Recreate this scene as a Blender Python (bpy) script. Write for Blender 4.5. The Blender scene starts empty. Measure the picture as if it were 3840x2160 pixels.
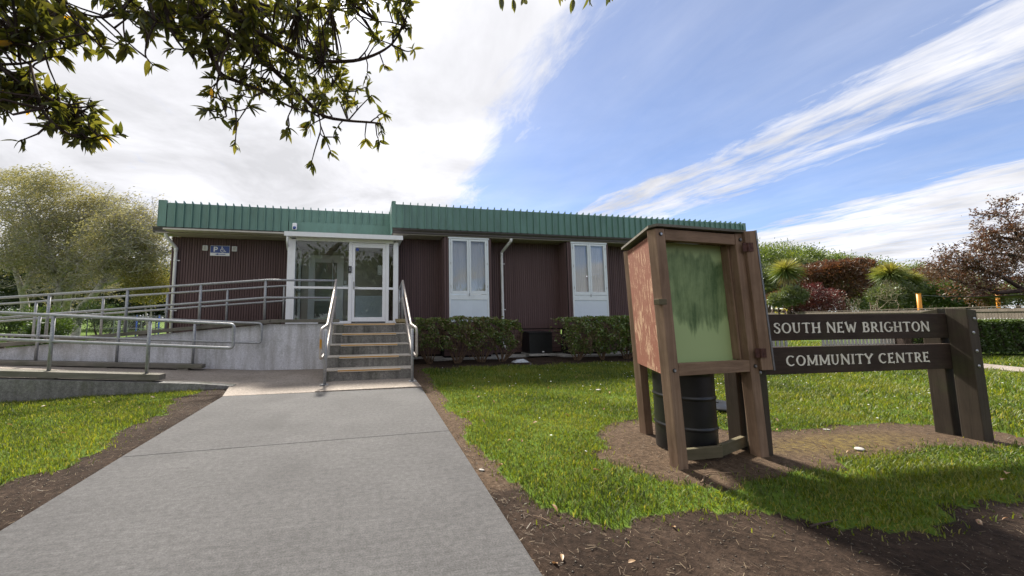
import bpy, math, random
import numpy as np
from mathutils import Matrix, Vector

random.seed(7)
RNG = np.random.default_rng(11)
sc = bpy.context.scene
COL = sc.collection

# ------------------------------------------------------------------ camera
CAM_H = 1.1405
PITCH, ROLL, YAW = 0.092823, -0.004895, 0.200215
FPX, PPX, PPY = 1350.0, 1652.17, 1062.98          # in a 3840 x 2160 frame
F_ = np.array([math.sin(YAW) * math.cos(PITCH), math.cos(YAW) * math.cos(PITCH), math.sin(PITCH)])
R_ = np.array([math.cos(YAW), -math.sin(YAW), 0.0])
U_ = np.cross(R_, F_)
R2 = math.cos(ROLL) * R_ + math.sin(ROLL) * U_
U2 = -math.sin(ROLL) * R_ + math.cos(ROLL) * U_
CAMP = np.array([0.0, 0.0, CAM_H])


def ray(u, v):
    return R2 * ((u - PPX) / FPX) - U2 * ((v - PPY) / FPX) + F_


def onY(u, v, Y):
    d = ray(u, v)
    return CAMP + d * (Y / d[1])


def ground(u, v, z=0.0):
    d = ray(u, v)
    return CAMP + d * ((z - CAM_H) / d[2])


def at(u, v, dist):
    d = ray(u, v)
    return CAMP + d / np.linalg.norm(d) * dist


cam_d = bpy.data.cameras.new('camera')
cam = bpy.data.objects.new('camera', cam_d)
COL.objects.link(cam)
cam_d.sensor_width = 36.0
cam_d.lens = 36.0 * FPX / 3840.0
cam_d.shift_x = (1920 - PPX) / 3840.0
cam_d.shift_y = -(1080 - PPY) / 3840.0
cam_d.clip_start = 0.05
cam_d.clip_end = 2000
M = Matrix.Identity(4)
for i in range(3):
    M[i][0], M[i][1], M[i][2], M[i][3] = R2[i], U2[i], -F_[i], CAMP[i]
cam.matrix_world = M
sc.camera = cam

# ------------------------------------------------------------------ sky and sun
SUN_AZ, SUN_EL = math.radians(-4.7), math.radians(47.0)
SUN_DIR = Vector((math.sin(SUN_AZ) * math.cos(SUN_EL), math.cos(SUN_AZ) * math.cos(SUN_EL), math.sin(SUN_EL)))
world = bpy.data.worlds.new('World')
sc.world = world
world.use_nodes = True
wn, wl = world.node_tree.nodes, world.node_tree.links
wn.clear()


def wnode(t, **kw):
    n = wn.new(t)
    for k, v in kw.items():
        setattr(n, k, v)
    return n


def wmath(op, a, b=None, c=None, clamp=False):
    n = wnode('ShaderNodeMath', operation=op, use_clamp=clamp)
    for i, x in enumerate((a, b, c)):
        if x is None:
            continue
        if isinstance(x, (int, float)):
            n.inputs[i].default_value = x
        else:
            wl.new(x, n.inputs[i])
    return n.outputs[0]


out = wnode('ShaderNodeOutputWorld')
bg = wnode('ShaderNodeBackground')
bg.inputs['Strength'].default_value = 0.10
wl.new(bg.outputs[0], out.inputs[0])
sky = wnode('ShaderNodeTexSky', sky_type='NISHITA')
sky.sun_disc = False
sky.sun_elevation = SUN_EL
sky.sun_rotation = SUN_AZ
sky.air_density = 0.60
sky.dust_density = 0.4
sky.ozone_density = 6.0
tc = wnode('ShaderNodeTexCoord')
sep = wnode('ShaderNodeSeparateXYZ')
wl.new(tc.outputs['Generated'], sep.inputs[0])
zc = wmath('MAXIMUM', sep.outputs[2], 0.03)
px_ = wmath('DIVIDE', sep.outputs[0], zc)
py_ = wmath('DIVIDE', sep.outputs[1], zc)


def cloud_noise(sx, sy, scale, detail, rough, seed, dist=0.0):
    c = wnode('ShaderNodeCombineXYZ')
    wl.new(wmath('MULTIPLY', px_, sx), c.inputs[0])
    wl.new(wmath('MULTIPLY', py_, sy), c.inputs[1])
    c.inputs[2].default_value = seed
    n = wnode('ShaderNodeTexNoise')
    n.inputs['Scale'].default_value = scale
    n.inputs['Detail'].default_value = detail
    n.inputs['Roughness'].default_value = rough
    n.inputs['Distortion'].default_value = dist
    wl.new(c.outputs[0], n.inputs['Vector'])
    return n.outputs['Fac']


big = cloud_noise(1.0, 0.45, 0.9, 5, 0.55, 3.1)
mid = cloud_noise(1.0, 0.30, 2.6, 7, 0.62, 9.4, 0.35)
fine = cloud_noise(1.0, 0.38, 7.0, 8, 0.66, 1.7, 0.5)
# bands of cloud that run away from the viewer
xw = wmath('ADD', px_, wmath('MULTIPLY', wmath('SUBTRACT', big, 0.5), 1.1))
xw = wmath('ADD', xw, wmath('MULTIPLY', wmath('SUBTRACT', mid, 0.5), 0.55))
xn = wmath('DIVIDE', wmath('ADD', xw, 1.0), 6.5, clamp=True)
ramp = wnode('ShaderNodeValToRGB')
wl.new(xn, ramp.inputs[0])
els = ramp.color_ramp.elements
pts = [(-0.9, .97), (0.45, .95), (0.85, .42), (1.35, .20), (1.75, .26), (2.05, .66), (2.8, .64), (3.25, .26), (3.85, .16), (4.5, .74), (5.4, .82)]
els[0].position = (pts[0][0] + 1) / 6.5
els[0].color = (pts[0][1],) * 3 + (1,)
els[1].position = (pts[-1][0] + 1) / 6.5
els[1].color = (pts[-1][1],) * 3 + (1,)
for x, v in pts[1:-1]:
    e = els.new((x + 1) / 6.5)
    e.color = (v, v, v, 1)
cov = ramp.outputs[0]
tex = wmath('ADD', wmath('MULTIPLY', mid, 0.5), wmath('MULTIPLY', fine, 0.5))
dens = wmath('ADD', wmath('MULTIPLY', cov, 1.9), wmath('MULTIPLY', wmath('SUBTRACT', tex, 0.5), 3.4))
dens = wmath('SUBTRACT', dens, 0.52)
sm = wnode('ShaderNodeMapRange', interpolation_type='SMOOTHSTEP')
wl.new(dens, sm.inputs['Value'])
sm.inputs['From Min'].default_value = 0.0
sm.inputs['From Max'].default_value = 1.15
dens = wmath('MAXIMUM', sm.outputs[0], wmath('MULTIPLY', wmath('ADD', mid, 0.25), 0.30))
# cloud brightness: thick parts greyer, forward scattering towards the sun
dot = wnode('ShaderNodeVectorMath', operation='DOT_PRODUCT')
wl.new(tc.outputs['Generated'], dot.inputs[0])
dot.inputs[1].default_value = SUN_DIR
mu = wmath('MAXIMUM', dot.outputs['Value'], 0.0)
halo = wmath('ADD', wmath('MULTIPLY', wmath('POWER', mu, 12.0), .3), wmath('MULTIPLY', wmath('POWER', mu, 900.0), 90.0))
halo = wmath('ADD', halo, wmath('MULTIPLY', wmath('POWER', mu, 60.0), 1.0))
shade = wnode('ShaderNodeMapRange')
wl.new(cloud_noise(0.8, 0.7, 1.3, 6, 0.6, 21.0, 0.4), shade.inputs['Value'])
shade.inputs['From Min'].default_value = 0.34
shade.inputs['From Max'].default_value = 0.70
shade.inputs['To Min'].default_value = 1.50
shade.inputs['To Max'].default_value = 2.45
cb = wmath('ADD', shade.outputs[0], halo)
ccol = wnode('ShaderNodeCombineXYZ')
wl.new(wmath('MULTIPLY', cb, 0.985), ccol.inputs[0])
wl.new(wmath('MULTIPLY', cb, 0.985), ccol.inputs[1])
wl.new(wmath('MULTIPLY', cb, 1.03), ccol.inputs[2])
mix = wnode('ShaderNodeMix', data_type='RGBA')
wl.new(dens, mix.inputs['Factor'])
skyc = wnode('ShaderNodeVectorMath', operation='MULTIPLY')
wl.new(sky.outputs[0], skyc.inputs[0])
skyc.inputs[1].default_value = (0.455, 0.45, 0.445)
wl.new(skyc.outputs[0], mix.inputs[6])
wl.new(ccol.outputs[0], mix.inputs[7])
wl.new(mix.outputs[2], bg.inputs['Color'])

sun_d = bpy.data.lights.new('sun', 'SUN')
sun = bpy.data.objects.new('sun', sun_d)
COL.objects.link(sun)
sun_d.energy = 2.0
sun_d.angle = math.radians(6.0)
sun_d.color = (1.0, 0.93, 0.82)
sun.rotation_euler = SUN_DIR.to_track_quat('Z', 'Y').to_euler()
sun.location = (0, 40, 30)

sc.view_settings.view_transform = 'Standard'
sc.view_settings.look = 'None'
sc.view_settings.gamma = 1.0
sc.view_settings.use_curve_mapping = False
sc.view_settings.exposure = 2.28
sc.render.engine = 'CYCLES'
sc.cycles.use_denoising = True
try:
    sc.cycles.denoiser = 'OPENIMAGEDENOISE'
except Exception:
    pass
sc.cycles.max_bounces = 8
sc.cycles.diffuse_bounces = 3
sc.cycles.glossy_bounces = 4
sc.cycles.transparent_max_bounces = 16
sc.cycles.sample_clamp_indirect = 6.0
sc.cycles.caustics_reflective = False
sc.cycles.caustics_refractive = False

# ------------------------------------------------------------------ materials
MATS = {}


class NT:
    def __init__(s, name):
        s.m = bpy.data.materials.new(name)
        s.m.use_nodes = True
        s.n, s.l = s.m.node_tree.nodes, s.m.node_tree.links
        s.n.clear()
        s.out = s.n.new('ShaderNodeOutputMaterial')
        MATS[name] = s.m

    def node(s, t, ins=None, **kw):
        n = s.n.new(t)
        for k, v in kw.items():
            setattr(n, k, v)
        for k, v in (ins or {}).items():
            if hasattr(v, 'is_linked') or isinstance(v, bpy.types.NodeSocket):
                s.l.new(v, n.inputs[k])
            else:
                n.inputs[k].default_value = v
        return n

    def pos(s, sx=1, sy=1, sz=1, obj=False):
        if obj:
            v = s.node('ShaderNodeTexCoord').outputs['Object']
        else:
            v = s.node('ShaderNodeNewGeometry').outputs['Position']
        mp = s.node('ShaderNodeMapping', {'Vector': v, 'Scale': (sx, sy, sz)})
        # each object gets its own stretch of the pattern
        r = s.node('ShaderNodeObjectInfo').outputs['Random']
        off = s.node('ShaderNodeVectorMath', {0: mp.outputs[0]}, operation='ADD')
        sc_ = s.node('ShaderNodeVectorMath', {0: r, 1: (37.0, 17.0, 23.0)}, operation='MULTIPLY')
        s.l.new(sc_.outputs[0], off.inputs[1])
        return off.outputs[0]

    def noise(s, vec, scale, detail=5, rough=0.6, dist=0.0):
        return s.node('ShaderNodeTexNoise', {'Vector': vec, 'Scale': scale, 'Detail': detail, 'Roughness': rough, 'Distortion': dist}).outputs['Fac']

    def ramp(s, fac, stops):
        r = s.node('ShaderNodeValToRGB', {0: fac})
        e = r.color_ramp.elements
        e[0].position, e[0].color = stops[0][0], tuple(stops[0][1]) + (1,)
        e[1].position, e[1].color = stops[-1][0], tuple(stops[-1][1]) + (1,)
        for p, c in stops[1:-1]:
            x = e.new(p)
            x.color = tuple(c) + (1,)
        return r.outputs[0]

    def mixc(s, f, a, b, mode='MIX'):
        n = s.n.new('ShaderNodeMix')
        n.data_type = 'RGBA'
        n.blend_type = mode
        for i, x in ((0, f), (6, a), (7, b)):
            if isinstance(x, bpy.types.NodeSocket):
                s.l.new(x, n.inputs[i])
            elif isinstance(x, (int, float)):
                n.inputs[i].default_value = x
            else:
                n.inputs[i].default_value = tuple(x) + (1,)
        return n.outputs[2]

    def math(s, op, a, b=0.0, clamp=False):
        return s.node('ShaderNodeMath', {0: a, 1: b}, operation=op, use_clamp=clamp).outputs[0]

    def attr(s, name):
        return s.node('ShaderNodeAttribute', attribute_name=name).outputs['Fac']

    def bump(s, h, strength=0.3, dist=0.01):
        return s.node('ShaderNodeBump', {'Height': h, 'Strength': strength, 'Distance': dist}).outputs[0]

    def finish(s, color, rough=0.6, metal=0.0, normal=None, spec=0.5):
        b = s.node('ShaderNodeBsdfPrincipled', {'Metallic': metal, 'Roughness': rough, 'Specular IOR Level': spec})
        if isinstance(color, bpy.types.NodeSocket):
            s.l.new(color, b.inputs['Base Color'])
        else:
            b.inputs['Base Color'].default_value = tuple(color) + (1,)
        if normal is not None:
            s.l.new(normal, b.inputs['Normal'])
        s.l.new(b.outputs[0], s.out.inputs[0])
        return s.m


def simple(name, col, rough=0.5, metal=0.0, var=0.12, scale=6.0, bump=0.0, spec=0.5, dirt=None, sc3=(1, 1, 1)):
    t = NT(name)
    p = t.pos(*sc3)
    n = t.noise(p, scale, 6, 0.65)
    lo = tuple(c * (1 - var) for c in col)
    hi = tuple(min(1, c * (1 + var)) for c in col)
    c = t.ramp(n, [(0.3, lo), (0.7, hi)])
    if dirt:
        n2 = t.noise(t.pos(2.2, 2.2, 0.7), 2.0, 7, 0.7)
        f = t.node('ShaderNodeMapRange', {'Value': n2, 'From Min': 0.52, 'From Max': 0.75, 'To Max': dirt[1]}).outputs[0]
        c = t.mixc(f, c, dirt[0])
    nb = t.bump(t.noise(p, scale * 9, 4, 0.6), bump, 0.004) if bump else None
    return t.finish(c, rough, metal, nb, spec)


def wood(name, a, b, axis, rough=0.8, scale=1.0, green=0.0, spec=0.25, detail=(28, 28, 28)):
    t = NT(name)
    s = [detail[0], detail[1], detail[2]]
    s[axis] = 1.6
    p = t.pos(*[x * scale for x in s])
    n = t.noise(p, 1.0, 8, 0.7, 0.6)
    c = t.ramp(n, [(0.25, a), (0.5, tuple((x + y) / 2 for x, y in zip(a, b))), (0.75, b)])
    big_ = t.noise(t.pos(3, 3, 3), 1.0, 4, 0.6)
    c = t.mixc(t.node('ShaderNodeMapRange', {'Value': big_, 'From Min': .35, 'From Max': .7, 'To Max': .45}).outputs[0], c, tuple(x * 0.55 for x in a))
    if green:
        g = t.noise(t.pos(2, 2, 2), 1.3, 5, 0.65)
        c = t.mixc(t.node('ShaderNodeMapRange', {'Value': g, 'From Min': .5, 'From Max': .72, 'To Max': green}).outputs[0], c, (0.07, 0.085, 0.035))
    return t.finish(c, rough, 0, t.bump(n, 0.45, 0.004), spec)


# cladding: dark maroon brown stain with faint grain
t = NT('clad')
p = t.pos(30, 30, 1.2)
n = t.noise(p, 1.0, 7, 0.65)
rnd = t.node('ShaderNodeObjectInfo').outputs['Random']
c = t.ramp(n, [(0.3, (0.090, 0.0540, 0.0525)), (0.72, (0.142, 0.0890, 0.0860))])
c = t.mixc(t.math('MULTIPLY', rnd, 0.30), c, (0.055, 0.027, 0.026))
pk = t.noise(t.pos(26, 26, 26), 1.0, 2, 0.4)
c = t.mixc(t.node('ShaderNodeMapRange', {'Value': pk, 'From Min': .765, 'From Max': .79, 'To Max': .5}).outputs[0], c, (0.02, 0.012, 0.011))
t.finish(c, 0.62, 0, t.bump(n, 0.25, 0.002), 0.35)
simple('clad_gap', (0.012, 0.009, 0.009), 0.9)
simple('roof_green', (0.128, 0.245, 0.207), 0.42, 0, 0.14, 3.0, 0.05, dirt=((0.075, 0.13, 0.095), 0.5), sc3=(1, 1, .35))
simple('gutter', (0.062, 0.055, 0.05), 0.45, 0, 0.10, 4.0, dirt=((0.10, 0.09, 0.075), 0.3))
simple('soffit', (0.36, 0.33, 0.28), 0.7, 0, 0.08, 3, dirt=((0.20, 0.17, 0.13), 0.5))
simple('white_alu', (0.86, 0.87, 0.89), 0.35, 0, 0.03, 5, dirt=((0.62, 0.63, 0.62), 0.35))
simple('white_pipe', (0.78, 0.80, 0.80), 0.4, 0, 0.04, 5, dirt=((0.50, 0.48, 0.42), 0.5))
simple('window_paint', (0.74, 0.80, 0.84), 0.5, 0, 0.04, 4, dirt=((0.50, 0.56, 0.60), 0.4))
simple('panel_sky_tint', (0.66, 0.74, 0.82), 0.5, 0, 0.03, 2, dirt=((0.48, 0.56, 0.63), 0.4))  # window panels are white paint; the sky's blue light is put into this colour
simple('black_plastic', (0.012, 0.012, 0.013), 0.4, 0, 0.3, 5, 0.08)
simple('drum_black', (0.014, 0.014, 0.015), 0.36, 0, 0.45, 3.5, 0.05, dirt=((0.05, 0.045, 0.038), 0.6))
simple('interior', (0.50, 0.47, 0.42), 0.85, 0, 0.1, 2)
simple('interior_dark', (0.05, 0.047, 0.043), 0.9, 0, 0.1, 2)
simple('sign_blue', (0.035, 0.075, 0.30), 0.4, 0, 0.06, 6)
simple('sign_white', (0.80, 0.81, 0.83), 0.4, 0, 0.03, 6)
simple('paper', (0.62, 0.61, 0.56), 0.8, 0, 0.04, 8)
simple('tactile_yellow', (0.52, 0.25, 0.025), 0.55, 0, 0.15, 14)
simple('strip_metal', (0.68, 0.60, 0.50), 0.45, 0.0, 0.1, 14)
simple('bolt', (0.42, 0.43, 0.44), 0.4, 0.8, 0.1, 30)
simple('rust', (0.10, 0.045, 0.035), 0.7, 0.4, 0.5, 40)
simple('yellow_pole', (0.70, 0.27, 0.015), 0.45, 0, 0.1, 3)
simple('sail', (0.028, 0.014, 0.030), 0.8, 0, 0.2, 2)
simple('blue_post', (0.03, 0.13, 0.62), 0.5, 0, 0.1, 4)
simple('wire', (0.28, 0.29, 0.30), 0.5, 0.6, 0.1, 10)
simple('house_wall', (0.62, 0.61, 0.58), 0.8, 0, 0.05, 1)
simple('house_roof', (0.50, 0.49, 0.47), 0.6, 0, 0.08, 1)
simple('letter_cream', (0.84, 0.81, 0.70), 0.7, 0, 0.12, 30, 0.2, dirt=((0.36, 0.30, 0.22), 0.7))
simple('pebble', (0.38, 0.36, 0.33), 0.8, 0, 0.3, 20)
simple('plastic_bag', (0.42, 0.45, 0.48), 0.35, 0, 0.2, 20)
simple('bark_dark', (0.055, 0.036, 0.028), 0.9, 0, 0.5, 18, 0.5, sc3=(1, 1, .3))
simple('bark_grey', (0.34, 0.31, 0.27), 0.9, 0, 0.5, 7, 0.5, dirt=((0.42, 0.40, 0.36), 0.7), sc3=(1, 1, .6))
simple('bark_brown', (0.13, 0.09, 0.065), 0.9, 0, 0.4, 10, 0.4, sc3=(1, 1, .4))
simple('twig', (0.16, 0.105, 0.065), 0.9, 0, 0.5, 20)
simple('twig_pale', (0.24, 0.19, 0.14), 0.9, 0, 0.4, 10)

# galvanised steel
t = NT('galv')
p = t.pos()
n = t.noise(p, 34, 5, 0.7)
v = t.node('ShaderNodeTexVoronoi', {'Vector': p, 'Scale': 45.0}).outputs['Distance']
c = t.ramp(n, [(0.32, (0.25, 0.26, 0.275)), (0.55, (0.37, 0.38, 0.395)), (0.72, (0.54, 0.545, 0.555))])
c = t.mixc(t.node('ShaderNodeMapRange', {'Value': v, 'From Max': .6, 'To Max': .3}).outputs[0], c, (0.24, 0.25, 0.265))
t.finish(c, 0.48, 0.35, None, 0.5)
# worn, hand polished stair rail
t = NT('rail_worn')
n = t.noise(t.pos(), 22, 6, 0.7)
c = t.ramp(n, [(0.35, (0.34, 0.30, 0.27)), (0.6, (0.50, 0.45, 0.41)), (0.75, (0.62, 0.585, 0.55))])
t.finish(c, 0.45, 0.25, None, 0.5)


def concrete(name, a, b, streak=0.0, amp=1.0, dark=(0.08, 0.075, 0.065), brush=False, moss=0.0, rough=0.85):
    t = NT(name)
    g = t.node('ShaderNodeNewGeometry').outputs['Position']
    n1 = t.noise(g, 1.1, 7, 0.62)
    n2 = t.noise(g, 26.0, 5, 0.7)
    n3 = t.noise(g, 120.0, 3, 0.6)
    c = t.ramp(n1, [(0.3, a), (0.7, b)])
    f2 = t.node('ShaderNodeMapRange', {'Value': n2, 'From Min': .36, 'From Max': .64, 'To Min': 1 - .28 * amp, 'To Max': 1 + .2 * amp}).outputs[0]
    c = t.mixc(1.0, c, f2, 'MULTIPLY')
    f3 = t.node('ShaderNodeMapRange', {'Value': n3, 'From Min': .35, 'From Max': .65, 'To Min': .74, 'To Max': 1.24}).outputs[0]
    c = t.mixc(1.0, c, f3, 'MULTIPLY')
    h = n2
    if brush:
        mp = t.node('ShaderNodeMapping', {'Vector': g, 'Scale': (0.9, 34, 1), 'Rotation': (0, 0, 0.03)}).outputs[0]
        nb = t.noise(mp, 3.0, 5, 0.75)
        c = t.mixc(1.0, c, t.node('ShaderNodeMapRange', {'Value': nb, 'From Min': .34, 'From Max': .66, 'To Min': .80, 'To Max': 1.14}).outputs[0], 'MULTIPLY')
        # a few tyre and damp stains with their own outline
        st = t.noise(g, 0.7, 3, 0.5, 1.0)
        c = t.mixc(t.node('ShaderNodeMapRange', {'Value': st, 'From Min': .56, 'From Max': .7, 'To Max': .35}).outputs[0], c, tuple(x * .62 for x in a))
        h = nb
    if streak:
        mp = t.node('ShaderNodeMapping', {'Vector': g, 'Scale': (5.0, 5.0, 0.55)}).outputs[0]
        ns = t.noise(mp, 1.0, 7, 0.68)
        c = t.mixc(t.node('ShaderNodeMapRange', {'Value': ns, 'From Min': .46, 'From Max': .70, 'To Max': streak}).outputs[0], c, dark)
    if moss:
        nm = t.noise(t.node('ShaderNodeMapping', {'Vector': g, 'Scale': (1.5, 1.5, .8)}).outputs[0], 1.7, 6, 0.7)
        c = t.mixc(t.node('ShaderNodeMapRange', {'Value': nm, 'From Min': .53, 'From Max': .72, 'To Max': moss}).outputs[0], c, (0.085, 0.095, 0.035))
    return t.finish(c, rough, 0, t.bump(t.math('ADD', h, t.math('MULTIPLY', n3, .5)), 0.35, 0.004), 0.3)


concrete('path_concrete', (0.064, 0.063, 0.0645), (0.093, 0.0915, 0.093), brush=True, amp=.8)
concrete('pad_concrete', (0.235, 0.200, 0.168), (0.31, 0.268, 0.227))
concrete('apron_concrete', (0.22, 0.188, 0.157), (0.31, 0.27, 0.235), streak=0.25, dark=(0.15, 0.122, 0.10))
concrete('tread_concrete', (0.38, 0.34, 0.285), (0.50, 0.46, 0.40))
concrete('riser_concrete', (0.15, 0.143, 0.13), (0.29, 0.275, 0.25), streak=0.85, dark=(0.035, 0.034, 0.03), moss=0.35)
concrete('wall_painted', (0.60, 0.60, 0.63), (0.72, 0.72, 0.755), streak=0.60, dark=(0.27, 0.255, 0.225), moss=0.40, amp=.4)
concrete('low_wall', (0.175, 0.17, 0.16), (0.265, 0.26, 0.25), streak=0.7, dark=(0.07, 0.068, 0.06), moss=0.7)
concrete('slab_edge', (0.34, 0.33, 0.31), (0.44, 0.43, 0.41), streak=0.3)

wood('timber_grey', (0.135, 0.125, 0.105), (0.26, 0.24, 0.205), 0, green=0.55)
wood('kiosk_wood_v', (0.17, 0.105, 0.068), (0.38, 0.262, 0.180), 2)
wood('kiosk_wood_h', (0.17, 0.105, 0.066), (0.38, 0.26, 0.175), 0)
wood('kiosk_brace', (0.10, 0.085, 0.05), (0.20, 0.17, 0.105), 0, green=0.6)
wood('sign_wood_h', (0.030, 0.0195, 0.0150), (0.072, 0.048, 0.036), 0, green=0.2)
wood('sign_wood_v', (0.042, 0.033, 0.025), (0.088, 0.068, 0.050), 2, green=0.45)
wood('paling_wood', (0.085, 0.068, 0.055), (0.18, 0.15, 0.125), 2, detail=(12, 12, 12))
wood('picket_wood', (0.30, 0.29, 0.28), (0.46, 0.45, 0.43), 2, detail=(12, 12, 12))
wood('block_yellow', (0.26, 0.20, 0.10), (0.40, 0.33, 0.19), 1, green=0.3)

# peeling brown paint on ply
t = NT('peeling')
g = t.node('ShaderNodeNewGeometry').outputs['Position']
n = t.noise(t.node('ShaderNodeMapping', {'Vector': g, 'Scale': (30, 30, 9)}).outputs[0], 1.0, 10, 0.75, 0.6)
n0 = t.noise(g, 2.6, 3, 0.5)
m = t.math('ADD', n, t.math('MULTIPLY', t.math('SUBTRACT', n0, 0.5), 0.35))
f = t.node('ShaderNodeMapRange', {'Value': m, 'From Min': .535, 'From Max': .58}).outputs[0]
c = t.mixc(f, (0.215, 0.085, 0.055), t.ramp(n, [(.45, (0.36, 0.22, 0.14)), (.75, (0.50, 0.34, 0.22))]))
t.finish(c, 0.75, 0, t.bump(f, 0.3, 0.002), 0.3)

# green backing panel with algae grown where a poster was scrubbed
t = NT('green_panel')
tcn = t.node('ShaderNodeTexCoord').outputs['Object']
sp = t.node('ShaderNodeSeparateXYZ', {0: tcn})
n = t.noise(t.node('ShaderNodeMapping', {'Vector': tcn, 'Scale': (34, 34, 2.0)}).outputs[0], 1.0, 7, 0.7)
nb = t.noise(t.node('ShaderNodeMapping', {'Vector': tcn, 'Scale': (7, 7, 1.6)}).outputs[0], 1.0, 4, 0.6)
zz_ = t.math('ADD', sp.outputs[2], t.math('MULTIPLY', t.math('SUBTRACT', nb, 0.5), 0.45))
up = t.node('ShaderNodeMapRange', {'Value': zz_, 'From Min': -0.32, 'From Max': -0.10}, interpolation_type='SMOOTHSTEP').outputs[0]
dn = t.node('ShaderNodeMapRange', {'Value': zz_, 'From Min': 0.50, 'From Max': 0.36}, interpolation_type='SMOOTHSTEP').outputs[0]
band = t.math('MULTIPLY', up, dn)
nc = t.noise(t.node('ShaderNodeMapping', {'Vector': tcn, 'Scale': (16, 16, 9)}).outputs[0], 1.0, 6, 0.7)
a = t.math('ADD', t.math('MULTIPLY', n, 0.45), t.math('ADD', t.math('MULTIPLY', nb, 0.85), t.math('MULTIPLY', nc, 0.42)))
a = t.math('ADD', a, t.math('MULTIPLY', t.math('SUBTRACT', band, 1.0), 0.75))
f = t.node('ShaderNodeMapRange', {'Value': a, 'From Min': .50, 'From Max': 1.02, 'To Max': .95}).outputs[0]
c = t.mixc(f, (0.40, 0.52, 0.24), (0.060, 0.115, 0.038))
t.finish(c, 0.6, 0, None, 0.3)

# glass
t = NT('glass')
lw = t.node('ShaderNodeFresnel', {'IOR': 1.55}).outputs[0]
fac = t.math('MULTIPLY', lw, .85, True)
tr = t.node('ShaderNodeBsdfTransparent', {'Color': (0.92, 0.95, 0.94, 1)}).outputs[0]
gl = t.node('ShaderNodeBsdfGlossy', {'Color': (1, 1, 1, 1), 'Roughness': 0.0}).outputs[0]
mx = t.node('ShaderNodeMixShader', {0: fac, 1: tr, 2: gl})
t.l.new(mx.outputs[0], t.out.inputs[0])
t = NT('window_glass')
lw = t.node('ShaderNodeFresnel', {'IOR': 1.55}).outputs[0]
fac = t.math('ADD', t.math('MULTIPLY', lw, 1.0, True), 0.0, True)
tr = t.node('ShaderNodeBsdfTransparent', {'Color': (0.99, 0.99, 0.99, 1)}).outputs[0]
gl = t.node('ShaderNodeBsdfGlossy', {'Color': (1, 1, 1, 1), 'Roughness': 0.0}).outputs[0]
mx = t.node('ShaderNodeMixShader', {0: fac, 1: tr, 2: gl})
t.l.new(mx.outputs[0], t.out.inputs[0])
# sheer curtain
t = NT('net')
df = t.node('ShaderNodeBsdfDiffuse', {'Color': (0.95, 0.93, 0.88, 1)}).outputs[0]
tl_ = t.node('ShaderNodeBsdfTranslucent', {'Color': (0.8, 0.81, 0.8, 1)}).outputs[0]
m1 = t.node('ShaderNodeMixShader', {0: 0.16, 1: df, 2: tl_}).outputs[0]
m2 = t.node('ShaderNodeMixShader', {0: 0.97, 1: t.node('ShaderNodeBsdfTransparent').outputs[0], 2: m1})
t.l.new(m2.outputs[0], t.out.inputs[0])


def leafmat(name, cols, trans=0.4, rough=0.45, gloss=0.06, tcol=None):
    t = NT(name)
    f = t.attr('tint')
    stops = [(i / (len(cols) - 1), c) for i, c in enumerate(cols)]
    c = t.ramp(f, stops)
    d = t.node('ShaderNodeBsdfDiffuse', {'Color': c}).outputs[0]
    tc_ = t.mixc(1.0, c, tcol or (1.5, 1.45, 0.7), 'MULTIPLY')
    tl = t.node('ShaderNodeBsdfTranslucent', {'Color': tc_}).outputs[0]
    m1 = t.node('ShaderNodeMixShader', {0: trans, 1: d, 2: tl}).outputs[0]
    g = t.node('ShaderNodeBsdfGlossy', {'Color': (0.9, 0.95, 0.9, 1), 'Roughness': rough}).outputs[0]
    m2 = t.node('ShaderNodeMixShader', {0: gloss, 1: m1, 2: g})
    t.l.new(m2.outputs[0], t.out.inputs[0])
    return t.m


leafmat('grass', [(0.038, 0.062, 0.008), (0.086, 0.122, 0.012), (0.158, 0.184, 0.018), (0.27, 0.24, 0.07)], 0.5, 0.5, 0.025)
leafmat('leaf_over', [(0.045, 0.060, 0.016), (0.085, 0.100, 0.024), (0.135, 0.138, 0.034), (0.45, 0.27, 0.02)], 0.55, 0.4, 0.04, (1.6, 1.4, 0.62))
leafmat('leaf_hedge', [(0.065, 0.108, 0.024), (0.115, 0.185, 0.036), (0.18, 0.235, 0.052), (0.19, 0.14, 0.085)], 0.35, 0.4, 0.06)
leafmat('leaf_wind', [(0.14, 0.135, 0.072), (0.215, 0.205, 0.108), (0.30, 0.28, 0.15), (0.37, 0.33, 0.20)], 0.42, tcol=(1.25, 1.2, .75))
leafmat('leaf_dark', [(0.014, 0.024, 0.010), (0.026, 0.042, 0.014), (0.048, 0.068, 0.022)], 0.25)
leafmat('leaf_pine', [(0.045, 0.075, 0.022), (0.095, 0.14, 0.035), (0.18, 0.22, 0.05)], 0.45)
leafmat('leaf_olive', [(0.055, 0.080, 0.032), (0.095, 0.125, 0.050), (0.15, 0.17, 0.075)], 0.35)
leafmat('leaf_bush', [(0.030, 0.055, 0.014), (0.055, 0.095, 0.020), (0.095, 0.135, 0.030)], 0.35)
leafmat('leaf_gold', [(0.12, 0.11, 0.03), (0.21, 0.185, 0.05), (0.30, 0.27, 0.09)], 0.4)
leafmat('leaf_copper', [(0.055, 0.030, 0.018), (0.105, 0.052, 0.028), (0.15, 0.085, 0.042)], 0.35, tcol=(1.5, 1.0, 0.7))
leafmat('leaf_maroon', [(0.040, 0.012, 0.014), (0.080, 0.020, 0.022), (0.14, 0.045, 0.042)], 0.35, tcol=(1.6, 0.9, 0.8))
leafmat('leaf_russet', [(0.060, 0.034, 0.020), (0.11, 0.060, 0.034), (0.17, 0.096, 0.052)], 0.3, tcol=(1.5, 1.0, 0.8))
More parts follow.
